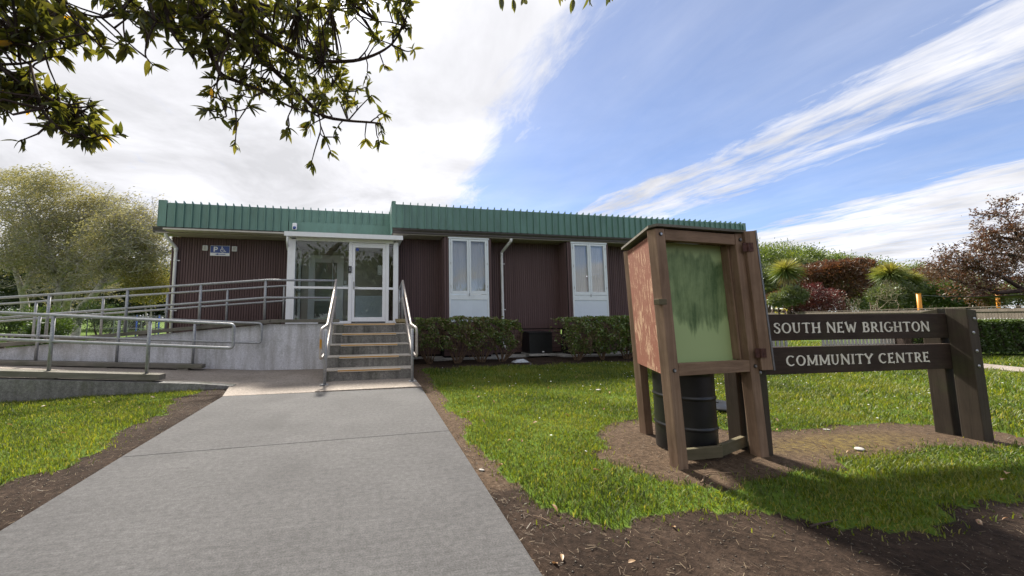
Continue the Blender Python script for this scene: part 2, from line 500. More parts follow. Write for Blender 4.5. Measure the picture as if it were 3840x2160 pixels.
leafmat('leaf_cabbage', [(0.07, 0.11, 0.028), (0.15, 0.19, 0.045), (0.29, 0.28, 0.07), (0.25, 0.19, 0.09)], 0.35)
leafmat('leaf_yellow', [(0.40, 0.34, 0.03), (0.55, 0.48, 0.05)], 0.4)
leafmat('leaf_dry', [(0.16, 0.075, 0.035), (0.28, 0.15, 0.075), (0.38, 0.25, 0.14)], 0.2, tcol=(1.2, 1.0, .8))
leafmat('daisy', [(0.78, 0.78, 0.76), (0.85, 0.85, 0.83)], 0.3, tcol=(1, 1, 1))
leafmat('straw', [(0.06, 0.038, 0.024), (0.12, 0.08, 0.05), (0.26, 0.20, 0.13)], 0.1, tcol=(1, 1, 1))
leafmat('clod', [(0.026, 0.017, 0.012), (0.045, 0.032, 0.023), (0.12, 0.095, 0.075)], 0.0, tcol=(1, 1, 1))

# ground: bare soil, turf and moss patches
t = NT('ground')
g = t.node('ShaderNodeNewGeometry').outputs['Position']
n1 = t.noise(g, 2.2, 7, 0.65)
n2 = t.noise(g, 28, 6, 0.7)
n3 = t.noise(g, 150, 3, 0.6)
soil = t.ramp(n1, [(0.3, (0.022, 0.0140, 0.0098)), (0.55, (0.042, 0.0275, 0.0195)), (0.75, (0.075, 0.053, 0.039))])
soil = t.mixc(1.0, soil, t.node('ShaderNodeMapRange', {'Value': n2, 'From Min': .34, 'From Max': .66, 'To Min': .5, 'To Max': 1.35}).outputs[0], 'MULTIPLY')
bed = t.mixc(1.0, t.ramp(n2, [(.32, (0.042, 0.027, 0.017)), (.7, (0.150, 0.103, 0.068))]), t.node('ShaderNodeMapRange', {'Value': n3, 'From Min': .3, 'From Max': .7, 'To Min': .7, 'To Max': 1.2}).outputs[0], 'MULTIPLY')
soil = t.mixc(t.attr('bed'), soil, bed)
turf = t.ramp(n2, [(0.3, (0.040, 0.070, 0.010)), (0.55, (0.085, 0.145, 0.016)), (0.75, (0.14, 0.20, 0.024))])
turf = t.mixc(t.node('ShaderNodeMapRange', {'Value': n1, 'From Min': .35, 'From Max': .7, 'To Max': .5}).outputs[0], turf, (0.10, 0.155, 0.022))
lf = t.math('ADD', t.attr('lawn'), t.math('MULTIPLY', t.math('SUBTRACT', n2, 0.5), 0.9), True)
c = t.mixc(t.node('ShaderNodeMapRange', {'Value': lf, 'From Min': .35, 'From Max': .65}).outputs[0], soil, turf)
mf = t.math('MULTIPLY', t.attr('moss'), t.node('ShaderNodeMapRange', {'Value': n2, 'From Min': .40, 'From Max': .60}).outputs[0])
c = t.mixc(mf, c, t.ramp(n3, [(.35, (0.12, 0.085, 0.02)), (.65, (0.20, 0.155, 0.05))]))
hh = t.math('ADD', n2, t.math('MULTIPLY', n3, .5))
t.finish(c, 0.95, 0, t.bump(hh, 0.8, 0.02), 0.15)

# ------------------------------------------------------------------ mesh helpers
WM = {}


def place(o, parent=None, loc=None):
    """link an object; its mesh is in world space unless loc is given"""
    COL.objects.link(o)
    w = Matrix.Translation(Vector(loc)) if loc is not None else Matrix.Identity(4)
    o.location = loc if loc is not None else (0, 0, 0)
    if parent is not None:
        o.parent = parent
        o.matrix_parent_inverse = WM[parent].inverted()
    WM[o] = w
    return o


def tag(o, label=None, cat=None, group=None, kind=None):
    if label:
        o['label'] = label
    if cat:
        o['category'] = cat
    if group:
        o['group'] = group
    if kind:
        o['kind'] = kind
    return o


def thing(name, label, cat, loc, group=None):
    e = bpy.data.objects.new(name, None)
    e.empty_display_size = 0.2
    place(e, None, loc)
    return tag(e, label, cat, group)


class MB:
    def __init__(s):
        s.v, s.f = [], []

    def raw(s, v, f):
        b = len(s.v)
        s.v += [tuple(map(float, x)) for x in v]
        s.f += [tuple(i + b for i in q) for q in f]
        return s

    def box(s, x0, x1, y0, y1, z0, z1):
        return s.raw([(x0, y0, z0), (x1, y0, z0), (x1, y1, z0), (x0, y1, z0), (x0, y0, z1), (x1, y0, z1), (x1, y1, z1), (x0, y1, z1)],
                     [(0, 3, 2, 1), (4, 5, 6, 7), (0, 1, 5, 4), (1, 2, 6, 5), (2, 3, 7, 6), (3, 0, 4, 7)])

    def bar(s, p, q, w, h, up=(0, 0, 1)):
        """box from p to q, w across (sideways) and h along 'up'"""
        p, q, up = Vector(p), Vector(q), Vector(up)
        d = (q - p).normalized()
        sx = d.cross(up).normalized() * (w / 2)
        uu = sx.cross(d).normalized() * (h / 2)
        vs = []
        for e in (p, q):
            vs += [e - sx - uu, e + sx - uu, e + sx + uu, e - sx + uu]
        return s.raw(vs, [(3, 2, 1, 0), (4, 5, 6, 7), (0, 1, 5, 4), (1, 2, 6, 5), (2, 3, 7, 6), (3, 0, 4, 7)])

    def prism(s, poly, z0, z1):
        n = len(poly)
        zt = z1 if isinstance(z1, (list, tuple)) else [z1] * n
        zb = z0 if isinstance(z0, (list, tuple)) else [z0] * n
        v = [(x, y, z) for (x, y), z in zip(poly, zb)] + [(x, y, z) for (x, y), z in zip(poly, zt)]
        f = [tuple(range(n - 1, -1, -1)), tuple(range(n, 2 * n))]
        f += [(i, (i + 1) % n, n + (i + 1) % n, n + i) for i in range(n)]
        return s.raw(v, f)

    def tube(s, pts, r, n=10, cap=True):
        P = [Vector(p) for p in pts]
        rr = r if isinstance(r, (list, tuple)) else [r] * len(P)
        vs, fs = [], []
        prev = None
        for i, p in enumerate(P):
            d = (P[min(i + 1, len(P) - 1)] - P[max(i - 1, 0)])
            d = d.normalized() if d.length > 1e-9 else Vector((0, 0, 1))
            if prev is None:
                a = d.cross(Vector((0, 0, 1)))
                if a.length < 0.05:
                    a = d.cross(Vector((1, 0, 0)))
            else:
                a = prev - d * prev.dot(d)
            a.normalize()
            prev = a
            b = d.cross(a)
            for k in range(n):
                t_ = 2 * math.pi * k / n
                vs.append(p + (a * math.cos(t_) + b * math.sin(t_)) * rr[i])
        for i in range(len(P) - 1):
            for k in range(n):
                k2 = (k + 1) % n
                fs.append((i * n + k, i * n + k2, (i + 1) * n + k2, (i + 1) * n + k))
        if cap:
            fs.append(tuple(range(n - 1, -1, -1)))
            fs.append(tuple((len(P) - 1) * n + k for k in range(n)))
        return s.raw(vs, fs)

    def lathe(s, prof, c, n=32):
        vs, fs = [], []
        for r, z in prof:
            for k in range(n):
                a = 2 * math.pi * k / n
                vs.append((c[0] + r * math.cos(a), c[1] + r * math.sin(a), c[2] + z))
        for i in range(len(prof) - 1):
            for k in range(n):
                k2 = (k + 1) % n
                fs.append((i * n + k, i * n + k2, (i + 1) * n + k2, (i + 1) * n + k))
        fs.append(tuple(range(n - 1, -1, -1)))
        fs.append(tuple((len(prof) - 1) * n + k for k in range(n)))
        return s.raw(vs, fs)

    def mesh(s, name, mat, smooth=False, bevel=0.0):
        me = bpy.data.meshes.new(name)
        me.from_pydata(s.v, [], s.f)
        me.materials.append(MATS[mat])
        if smooth:
            me.polygons.foreach_set('use_smooth', [len(p.vertices) <= 4 for p in me.polygons])
        me.update()
        return me

    def build(s, name, mat, parent=None, smooth=False, loc=None, bevel=0.0, label=None):
        o = bpy.data.objects.new(name, s.mesh(name, mat, smooth))
        place(o, parent, loc)
        if bevel:
            b = o.modifiers.new('bevel', 'BEVEL')
            b.width = bevel
            b.segments = 2
            b.limit_method = 'ANGLE'
        if label:
            o['label'] = label
        return o


def inst(name, me, parent, loc, rotz=None, scale=None):
    o = bpy.data.objects.new(name, me)
    place(o, parent, loc)
    if rotz is not None:
        o.rotation_euler = (0, 0, rotz)
    if scale is not None:
        o.scale = scale
    return o


def rounded(pts, r, n=5):
    """polyline with its inner corners rounded"""
    P = [Vector(p) for p in pts]
    o = [P[0]]
    for i in range(1, len(P) - 1):
        a, b, c = P[i - 1], P[i], P[i + 1]
        d1, d2 = (a - b), (c - b)
        k = min(r, d1.length * .49, d2.length * .49)
        s, e = b + d1.normalized() * k, b + d2.normalized() * k
        for j in range(n + 1):
            t_ = j / n
            o.append(s * (1 - t_) ** 2 + b * 2 * t_ * (1 - t_) + e * t_ ** 2)
    o.append(P[-1])
    return o


def np_mesh(name, verts, quads, mat, tint=None, tris=None):
    me = bpy.data.meshes.new(name)
    V = np.asarray(verts, np.float32).reshape(-1, 3)
    me.vertices.add(len(V))
    me.vertices.foreach_set('co', V.ravel())
    loops = []
    starts = []
    tot = 0
    if quads is not None and len(quads):
        q = np.asarray(quads, np.int32)
        loops.append(q.ravel())
        starts.append(np.arange(len(q)) * 4)
        tot = len(q) * 4
    if tris is not None and len(tris):
        q = np.asarray(tris, np.int32)
        loops.append(q.ravel())
        starts.append(tot + np.arange(len(q)) * 3)
    L = np.concatenate(loops)
    S = np.concatenate(starts).astype(np.int32)
    me.loops.add(len(L))
    me.loops.foreach_set('vertex_index', L)
    me.polygons.add(len(S))
    me.polygons.foreach_set('loop_start', S)
    me.update(calc_edges=True)
    me.materials.append(MATS[mat])
    if tint is not None:
        a = me.attributes.new('tint', 'FLOAT', 'POINT')
        a.data.foreach_set('value', np.asarray(tint, np.float32))
    return me


def unit(a):
    return a / np.maximum(np.linalg.norm(a, axis=-1, keepdims=True), 1e-9)


def leaf_cloud(name, C, L, W, mat, parent=None, dirs=None, tint=None, fold=0.0, up_bias=0.0, kind='stuff'):
    """one diamond shaped leaf per centre"""
    C = np.asarray(C, float)
    N = len(C)
    d = unit(RNG.normal(size=(N, 3))) if dirs is None else unit(np.asarray(dirs) + RNG.normal(size=(N, 3)) * 0.45)
    r = RNG.normal(size=(N, 3))
    r[:, 2] += up_bias
    s = unit(np.cross(d, r))
    L = np.broadcast_to(np.asarray(L, float), (N,)) * RNG.uniform(.7, 1.3, N)
    W = np.broadcast_to(np.asarray(W, float), (N,)) * RNG.uniform(.7, 1.3, N)
    a = C - d * (L / 2)[:, None]
    b = C + d * (L / 2)[:, None]
    e = C + s * (W / 2)[:, None] - d * (L * .08)[:, None]
    f = C - s * (W / 2)[:, None] - d * (L * .08)[:, None]
    V = np.stack([a, e, b, f], 1).reshape(-1, 3)
    Q = np.arange(N * 4).reshape(-1, 4)
    tn = RNG.uniform(0, 1, N) if tint is None else np.clip(tint, 0, 1)
    o = bpy.data.objects.new(name, np_mesh(name, V, Q, mat, np.repeat(tn, 4)))
    place(o, parent)
    if kind and parent is None:
        o['kind'] = kind
    return o


def in_poly(x, y, poly):
    x, y = np.asarray(x, float), np.asarray(y, float)
    c = np.zeros(x.shape, bool)
    n = len(poly)
    for i in range(n):
        x0, y0 = poly[i]
        x1, y1 = poly[(i + 1) % n]
        if y0 == y1:
            continue
        k = ((y0 > y) != (y1 > y)) & (x < (x1 - x0) * (y - y0) / (y1 - y0) + x0)
        c ^= k
    return c


def vnoise(x, y, f, seed=0.0):
    """cheap smooth noise, about -1..1"""
    x, y = np.asarray(x) * f + seed * 3.7, np.asarray(y) * f - seed * 1.9
    return (np.sin(x * 1.3 + 1.7 * np.sin(y * .9 + seed)) + np.sin(y * 1.7 + 1.3 * np.sin(x * 1.1 - seed)) + np.sin((x + y) * 2.3 + seed * 5)) / 3


# ------------------------------------------------------------------ ground plan
YF = 9.5            # porch front
PATH = [(-1.935, -4.0), (0.76, -4.0), (0.775, 1.5), (0.88, 5.93), (-0.785, 5.93), (-2.06, 5.93), (-1.985, 3.57), (-1.935, 2.5)]
APRON = [(-0.785, 5.94), (-0.60, 6.82), (-0.72, 8.46), (-2.249, 8.46), (-2.249, 6.80), (-2.07, 5.94)]
PAD = [(-0.785, 5.94), (0.885, 5.94), (0.87, 6.9), (-0.74, 6.9)]
RAMPZ = [(-10.6, 6.62), (-2.2, 6.62), (-2.2, 8.6), (-0.6, 8.6), (0.9, 6.8), (0.95, 9.5), (0.95, 10.2), (-10.6, 10.2)]
BUILD = [(-5.4, 10.2), (0.7, 9.6), (12.3, 9.6), (12.3, 22), (-5.4, 22)]
BEDPX = [(2260, 1702), (2462, 1794), (2689, 1819), (2904, 1788), (3106, 1745), (3241, 1709), (3487, 1678), (3836, 1663), (4100, 1640),
         (3990, 1625), (3836, 1635), (3732, 1607), (3487, 1580), (3303, 1580), (3057, 1592), (2904, 1613), (2751, 1604), (2560, 1585), (2420, 1570), (2297, 1571), (2262, 1610)]
BED = [tuple(ground(u, v)[:2]) for u, v in BEDPX]
RPATH = [(12.2, 2.9), (12.85, 2.9), (15.5, 9.2), (14.05, 9.2)]


def lawn_mask(x, y):
    x, y = np.asarray(x, float), np.asarray(y, float)
    w = 0.10 * vnoise(x, y, 2.3, 1.0) + 0.05 * vnoise(x, y, 7.0, 2.0)
    right = x + w > np.interp(y, [1, 2.0, 2.9, 4.0, 5.0, 6.0, 7.4, 8], [1.35, 1.10, 1.00, 1.05, 1.12, 1.16, 1.22, 1.3])
    yb = np.interp(x, [0.9, 1.1, 1.26, 1.88, 2.75, 3.8, 6, 20], [2.55, 2.2, 2.02, 1.80, 1.66, 1.58, 1.5, 1.4])
    right &= y + 1.6 * w > yb
    right &= ~((x < 12.2) & (y > 8.15 + 2 * w) & (y < 12))
    left = x + 1.3 * w < np.interp(y, [2.6, 3.1, 3.4, 4.1, 6.3, 6.7], [-3.0, -2.60, -2.36, -2.45, -2.62, -2.7])
    left &= y + 1.6 * w > np.interp(-x, [2, 3, 5, 9], [3.25, 2.9, 2.6, 2.4])
    left |= (x < -10.9) | ((x < -5.6) & (y > 10.4))
    left &= x < -1.5
    m = (right & (x > 0.9)) | left
    m |= (y > 12.5) & (x > 12.5)
    m |= (y > 23)
    wx, wy = x + 0.12 * vnoise(x, y, 4.0, 3.0), y + 0.07 * vnoise(x, y, 4.5, 4.0)
    m &= ~in_poly(wx, wy, BED)
    for P_ in (PATH, APRON, PAD, RAMPZ, BUILD, RPATH):
        m &= ~in_poly(x, y, P_)
    return m


def gz(x, y):
    """height of the ground sheet"""
    x, y = np.asarray(x, float), np.asarray(y, float)
    z = -0.022 + 0.010 * vnoise(x, y, 1.1, 5.0) + 0.005 * vnoise(x, y, 5.0, 6.0)
    z = z - 0.055 * np.clip((-2.6 - x) / 2.4, 0, 1) * (y < 7.5)
    hard = in_poly(x, y, PATH) | in_poly(x, y, APRON) | in_poly(x, y, PAD) | in_poly(x, y, RPATH)
    return np.where(hard, -0.09, z)


def axis_pts(lo, hi, step, far):
    a = list(np.arange(lo, hi + 1e-6, step))
    g, s = [], step
    x = hi
    while x < far:
        s *= 1.28
        x += s
        g.append(x)
    h, s = [], step
    x = lo
    while x > -far:
        s *= 1.28
        x -= s
        h.append(x)
    return np.array(h[::-1] + a + g)


xs, ys = axis_pts(-8, 16, 0.07, 700), axis_pts(0.3, 10.5, 0.07, 700)
X, Y = np.meshgrid(xs, ys)
Z = gz(X, Y)
nx, ny = len(xs), len(ys)
idx = np.arange(nx * ny).reshape(ny, nx)
Q = np.stack([idx[:-1, :-1], idx[:-1, 1:], idx[1:, 1:], idx[1:, :-1]], -1).reshape(-1, 4)
me = np_mesh('ground', np.stack([X, Y, Z], -1).reshape(-1, 3), Q, 'ground')
bedm = in_poly(X + 0.1 * vnoise(X, Y, 4, 3.0), Y, BED) | ((X > 0.7) & (X < 1.5) & (Y > 2.4) & (Y < 9))
mossc = np.exp(-(((X - 4.25) / 0.85) ** 2 + ((Y - 2.62) / 0.20) ** 2) ** 1.5)
for nm, val in (('lawn', lawn_mask(X, Y)), ('bed', bedm), ('moss', mossc)):
    at_ = me.attributes.new(nm, 'FLOAT', 'POINT')
    at_.data.foreach_set('value', np.asarray(val, np.float32).ravel())
me.polygons.foreach_set('use_smooth', [True] * len(me.polygons))
ground_o = bpy.data.objects.new('ground', me)
tag(place(ground_o), kind='structure')

# concrete path of two pours with an open joint, step pad, apron and a far path
path = thing('path', None, None, (0, 2, 0))
tag(path, kind='structure')
MB().prism([(-1.935, -4.0), (0.76, -4.0), (0.775, 1.5), (0.826, 3.66), (-1.985, 3.56), (-1.935, 2.5)], -0.12, 0.0).build('slab', 'path_concrete', path, bevel=0.006)
MB().prism([(0.8265, 3.664), (0.88, 5.925), (-0.785, 5.925), (-2.06, 5.925), (-1.9855, 3.564)], -0.12, 0.0).build('slab', 'path_concrete', path, bevel=0.006)
ap = MB().prism(APRON, -0.12, [0.002, 0.004, 0.006, 0.024, 0.026, 0.0]).build('apron', 'apron_concrete', bevel=0.004)
tag(ap, kind='structure')
pad = MB().prism([(-0.765, 5.945), (0.885, 5.985), (0.87, 7.0), (-0.585, 7.0), (-0.60, 6.83)], -0.12, 0.012).build('step_pad', 'pad_concrete', bevel=0.006)
tag(pad, kind='structure')
fp = MB().prism(RPATH, -0.1, 0.0).build('far_path', 'pad_concrete')
tag(fp, kind='structure')

# ------------------------------------------------------------------ access ramp
LOW = lambda x: 0.030 + 0.0635 * (-2.2 - x)          # top of the lower run
UPP = lambda x: min(1.0, 1.0 - 0.0880 * (-2.10 - x))  # top of the upper run
XL = -8.6
ramp_t = thing('access_ramp', 'concrete switchback wheelchair ramp rising to the entrance landing', 'ramp', (-4.5, 7.5, 0))


def ramp_slab(name, mat, pts, y0, y1, zb=-0.15):
    m = MB()
    n = len(pts)
    v = []
    for y in (y0, y1):
        v += [(x, y, zb) for x, z in pts] + [(x, y, z) for x, z in pts]
    f = []
    for i in range(n - 1):
        f.append((i, i + 1, n + i + 1, n + i))
        f.append((2 * n + i + 1, 2 * n + i, 3 * n + i, 3 * n + i + 1))
        f.append((n + i, n + i + 1, 3 * n + i + 1, 3 * n + i))
        f.append((i + 1, i, 2 * n + i, 2 * n + i + 1))
    f.append((0, n, 3 * n, 2 * n))
    f.append((n - 1, 3 * n - 1, 4 * n - 1, 2 * n - 1))
    m.raw(v, f)
    return m.build(name, mat, ramp_t)


ramp_slab('lower_surface', 'apron_concrete', [(XL, LOW(XL) - .005), (-2.25, 0.025)], 6.80, 8.46)
ramp_slab('low_wall', 'low_wall', [(XL, LOW(XL) + .03), (-2.7, LOW(-2.7) + .022), (-2.16, 0.024)], 6.62, 6.797)
ramp_slab('upper_wall', 'wall_painted', [(XL, UPP(XL)), (-2.10, 1.0), (-0.745, 1.0)], 8.463, 8.62)
ramp_slab('upper_surface', 'apron_concrete', [(XL, UPP(XL) - .02), (-2.10, .985), (-0.745, .985)], 8.623, 10.05)
MB().box(-0.742, 1.02, 8.30, YF - 0.005, -0.1, 0.985).build('landing', 'tread_concrete', ramp_t)
MB().box(-0.742, 0.78, YF - 0.004, 10.15, -0.1, 0.985).build('porch_floor', 'slab_edge', ramp_t)
MB().box(XL - 1.9, XL - 0.003, 6.62, 10.05, -0.1, LOW(XL) + .01).build('turning_platform', 'apron_concrete', ramp_t)

# ------------------------------------------------------------------ steps
st = thing('entrance_steps', 'five weathered concrete steps with yellow nosing strips', 'steps', (0.05, 7.4, 0))
RS, TD, Y1 = 0.2, 0.348, 6.80
for i in range(5):
    y0, z1 = Y1 + TD * i, RS * (i + 1)
    y1 = Y1 + TD * (i + 1) + 0.02 if i < 4 else 8.296
    x0, x1 = -0.735 + 0.006 * i, 0.855 - 0.004 * i
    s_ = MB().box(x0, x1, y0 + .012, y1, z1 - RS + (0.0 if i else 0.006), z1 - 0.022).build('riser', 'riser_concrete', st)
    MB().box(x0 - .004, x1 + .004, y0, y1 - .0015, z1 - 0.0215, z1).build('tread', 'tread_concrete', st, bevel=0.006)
    nz = MB().box(-0.508, 0.613, y0 - 0.004, y0 + 0.045, z1 + 0.0005, z1 + 0.006)
    nz.box(-0.508, 0.613, y0 - 0.0075, y0 - 0.0035, z1 - 0.034, z1 + 0.006)
    nz = nz.build('nosing', 'strip_metal', st)
    MB().box(-0.506, 0.611, y0 - 0.0095, y0 - 0.0078, z1 - 0.021, z1 - 0.003).build('grip_strip', 'tactile_yellow', nz)

# ------------------------------------------------------------------ handrails
TR = 0.0245


def handrail(name, label, Y, zf, xs, x_left, x_right, loop, plank=None, z_knee=None, h1=0.83, h2=0.415, post_foot=0.0, blocks=(), plank_end=None):
    """posts at xs along X; zf(x) is the height of the surface the plank lies on"""
    t_ = thing(name, label, 'handrail', (xs[-1], Y, zf(xs[-1])), 'galvanised pipe handrails of the ramp')
    knees = [x for x in (z_knee or []) if x_left < x < x_right]
    line = [x_left] + knees + [x_right]
    top = [(x, Y, zf(x) + h1) for x in line]
    low = [(x, Y, zf(x) + h2) for x in line]
    if loop:
        pts = top[:-1] + [(x_right, Y, top[-1][2]), (x_right, Y, low[-1][2])] + low[-2::-1]
        MB().tube(rounded(pts, 0.07), TR, 10).build('rail', 'galv', t_, True)
    else:
        MB().tube(top, TR, 10).build('top_rail', 'galv', t_, True)
        MB().tube(low, TR, 10).build('mid_rail', 'galv', t_, True)
    for x in xs:
        zt = zf(x) + h1
        MB().tube([(x, Y, zf(x) + post_foot), (x, Y, zt - TR * .6)], 0.026, 10).build('post', 'galv', t_, True)
        MB().tube([(x, Y, zf(x) + h2 - .035), (x, Y, zf(x) + h2), (x, Y, zf(x) + h2 + .035)], [0.027, 0.033, 0.027], 10, False).build('weld_collar', 'galv', t_, True)
    return t_


def plank(parent, pts, y0, y1, th, name='plank'):
    for (xa, za), (xb, zb) in zip(pts[:-1], pts[1:]):
        m = MB()
        v = []
        for y in (y0, y1):
            v += [(xa, y, za), (xb, y, zb), (xb, y, zb + th), (xa, y, za + th)]
        m.raw(v, [(0, 1, 2, 3), (7, 6, 5, 4), (0, 4, 5, 1), (1, 5, 6, 2), (2, 6, 7, 3), (3, 7, 4, 0)])
        m.build(name, 'timber_grey', parent, bevel=0.006)


# front rail on the low wall
zA = lambda x: LOW(x) + 0.145
h = handrail('ramp_handrail', 'nearest pipe handrail on the timber beam above the low grass-side wall', 6.76, zA, [-7.48, -6.15, -4.82, -3.488], XL, -2.225, True, h1=0.855, h2=0.452)
plank(h, [(XL, zA(XL) - .095), (-3.255, zA(-3.255) - .095)], 6.665, 6.855, 0.093)
for x in (-3.47, -4.80, -6.13):
    MB().box(x - .12, x + .10, 6.70, 6.83, LOW(x) + 0.022, LOW(x) + .052).build('packer_block', 'timber_grey', h)
# second rail at the foot of the upper wall
zB = lambda x: 0.212 + 0.0525 * (-3.26 - x)
h = handrail('ramp_handrail', 'inner pipe handrail of the lower ramp at the foot of the painted wall', 8.27, zB, [-7.45, -6.12, -4.80, -3.46], XL, -2.19, True, h1=0.868, h2=0.455)
plank(h, [(XL, zB(XL) - .078), (-3.24, zB(-3.24) - .078)], 8.15, 8.33, 0.076)
for x in (-3.6, -5.0, -6.3):
    MB().box(x - .1, x + .1, 8.17, 8.31, zB(x) - .13, zB(x) - .082).build('packer_block', 'timber_grey', h)
# upper ramp, near side, on top of the painted wall, running on to the stairs
zC = lambda x: UPP(x) + 0.105
h = handrail('ramp_handrail', 'pipe handrail on top of the painted ramp wall leading to the stairs', 8.44, zC, [-7.46, -6.12, -4.795, -3.458, -2.19, -0.717], XL, -0.70, False, z_knee=[-2.15], h1=0.865, h2=0.478)
plank(h, [(XL, zC(XL) - .075), (-2.06, zC(-2.06) - .075)], 8.37, 8.55, 0.073)
plank(h, [(-2.05, 1.032), (-0.62, 1.032)], 8.37, 8.55, 0.073)
for x in (-6.9, -5.2, -3.4, -2.3, -1.95, -1.0):
    MB().box(x - .08, x + .08, 8.47, 8.54, UPP(x) + .001, UPP(x) + .03).build('packer_block', 'timber_grey', h)
# upper ramp, far side, along the hall
zD = lambda x: min(1.105, 1.105 - 0.0832 * (-2.15 - x))
h = handrail('ramp_handrail', 'far pipe handrail of the upper ramp beside the brown hall wall', 9.82, zD, [-7.36, -6.06, -4.735, -3.42, -2.10], XL, -2.0, True, h1=0.858, h2=0.475)
plank(h, [(XL, zD(XL) - .075), (-2.02, zD(-2.02) - .075)], 9.74, 9.90, 0.073)
for x in (-6.9, -5.2, -3.4):
    MB().box(x - .08, x + .08, 9.78, 9.86, UPP(x) - .022, zD(x) - .078).build('packer_block', 'timber_grey', h)


def stair_rail(x, xo, label, right):
    t_ = thing('stair_handrail', label, 'handrail', (x, 6.45, 0.012), 'handrails of the entrance steps')
    top = [(x, 8.38, 1.985), (x, 6.74, 1.005), (xo, 6.44, 0.945), (xo, 6.42, 0.435), (x, 6.62, 0.535), (x, 8.38, 1.60)]
    MB().tube(rounded(top, 0.06), TR, 10).build('rail', 'rail_worn', t_, True)
    MB().tube([(x - (xo - x) * .15, 6.455, 0.02), (x - (xo - x) * .15, 6.455, 0.93)], 0.026, 10).build('post', 'galv', t_, True)
    bp = MB().box(x - .065, x + .065, 6.40, 6.52, 0.0125, 0.022).build('base_plate', 'galv', t_)
    for dx in (-.048, .048):
        MB().tube([(x + dx, 6.415, 0.0225), (x + dx, 6.415, 0.036)], 0.008, 6).build('bolt', 'bolt', bp)
    if right:
        MB().tube([(x, 8.40, 1.975), (x, 9.30, 1.86)], TR, 10).build('back_rail', 'galv', t_, True)
        MB().tube([(x, 8.40, 1.605), (x, 9.30, 1.49)], TR, 10).build('back_rail', 'galv', t_, True)
        for y, z in ((8.42, 1.96), (9.27, 1.85)):
            MB().tube([(x, y, 1.10), (x, y, z)], 0.026, 10).build('post', 'galv', t_, True)
        MB().box(x - .10, x + .12, 8.36, 9.36, 1.025, 1.10).build('timber_sole', 'block_yellow', t_, bevel=.004)
        for y in (8.40, 9.2):
            MB().box(x - .08, x + .1, y, y + .1, 0.986, 1.024).build('packer_block', 'block_yellow', t_)
    return t_


sr = stair_rail(-0.70, -0.765, 'left stair handrail with a torn orange sticker on its end loop', False)
MB().raw([(-0.765 + .0262 * math.sin(a) * 1.02, 6.43 - .0262 * math.cos(a) * 1.02, z + dz) for z, dz in ((0.60, 0), (0.66, .01), (0.70, -.008), (0.77, .004)) for a in (-0.75, -.2, .3, .8)],
         [(r * 4 + k, r * 4 + k + 1, r * 4 + k + 5, r * 4 + k + 4) for r in range(3) for k in range(3)]).build('sticker', 'tactile_yellow', sr)
stair_rail(0.80, 0.865, 'right stair handrail that runs back along the landing', True)

# ------------------------------------------------------------------ community hall
hall = thing('community_hall', 'single-storey dark brown timber hall with green metal roof fascia', 'building', (3.0, 12, 0))
YL, YR, YB = 11.07, 10.20, 9.70
ZS = 3.385          # soffit
BW = 0.0665


def board_mesh(h, w=BW - 0.011, d=0.020):
    c = 0.005
    m = MB()
    m.raw([(-w / 2, 0, 0), (-w / 2, -d + c, 0), (-w / 2 + c, -d, 0), (w / 2 - c, -d, 0), (w / 2, -d + c, 0), (w / 2, 0, 0),
           (-w / 2, 0, h), (-w / 2, -d + c, h), (-w / 2 + c, -d, h), (w / 2 - c, -d, h), (w / 2, -d + c, h), (w / 2, 0, h)],
          [(0, 1, 7, 6), (1, 2, 8, 7), (2, 3, 9, 8), (3, 4, 10, 9), (4, 5, 11, 10), (0, 5, 4, 3, 2, 1), (6, 7, 8, 9, 10, 11)])
    return m.mesh('board', 'clad')


def clad_wall(x0, x1, y, z0, z1, backing_d=0.10):
    w = MB().box(x0, x1, y + 0.001, y + backing_d, z0 + .004, z1).build('wall', 'clad_gap', hall)
    n = max(1, int(round((x1 - x0) / BW)))
    me_ = board_mesh(z1 - z0 - .002)
    step = (x1 - x0) / n
    for k in range(n):
        inst('board', me_, w, (x0 + step * (k + .5), y, z0), scale=(step / BW, 1, 1))
    return w


# left block
clad_wall(-5.27, 0.70, YL, 0.60, ZS)
MB().box(-5.25, 0.70, YL + .02, YL + .1, -0.1, 0.598).build('base_wall', 'clad', hall)
sw = MB().box(-5.27, -5.20, YL + .105, 21.9, 0.3, ZS).build('side_wall', 'clad', hall)
MB().box(-5.30, -5.272, YL - .024, YL + .02, 0.58, ZS).build('corner_board', 'clad', hall)
# right block: walls between projecting window bays
bays = [(2.065, 3.45, 2.205, 3.36), (5.83, 7.225, 5.97, 7.15), (9.60, 10.99, 9.74, 10.92)]
edges = [0.70] + [e for b in bays for e in b[:2]] + [12.20]
for a, b in zip(edges[0::2], edges[1::2]):
    clad_wall(a, b, YR, 0.785, ZS)
    sl = MB().box(a, b, YR + .02, YR + .10, 0.03, 0.784).build('base_wall', 'clad_gap', hall)
    for k in range(6):
        MB().box(a + .004, b - .004, YR - .004, YR + .019, 0.085 + k * .113, 0.085 + k * .113 + .100).build('slat', 'clad', sl)
MB().box(12.20, 12.26, YR - .02, 21.9, 0.3, ZS).build('side_wall', 'clad', hall)
MB().box(0.62, 0.70, YR + .001, YL + .1, 0.3, ZS).build('side_wall', 'clad', hall)
MB().box(-5.2, 12.2, 21.6, 21.8, 0.0, 1.15).build('back_wall', 'clad', hall)
for k in range(8):
    MB().box(-5.2 + k * 2.457, -5.0 + k * 2.457, 21.6, 21.8, 1.151, ZS).build('back_pier', 'clad', hall)  # unseen rear side, shaped with open gaps so sun lights rooms and curtains
MB().box(-5.19, 12.19, YL + .105, 21.5, 0.80, 0.95).build('floor', 'interior', hall)
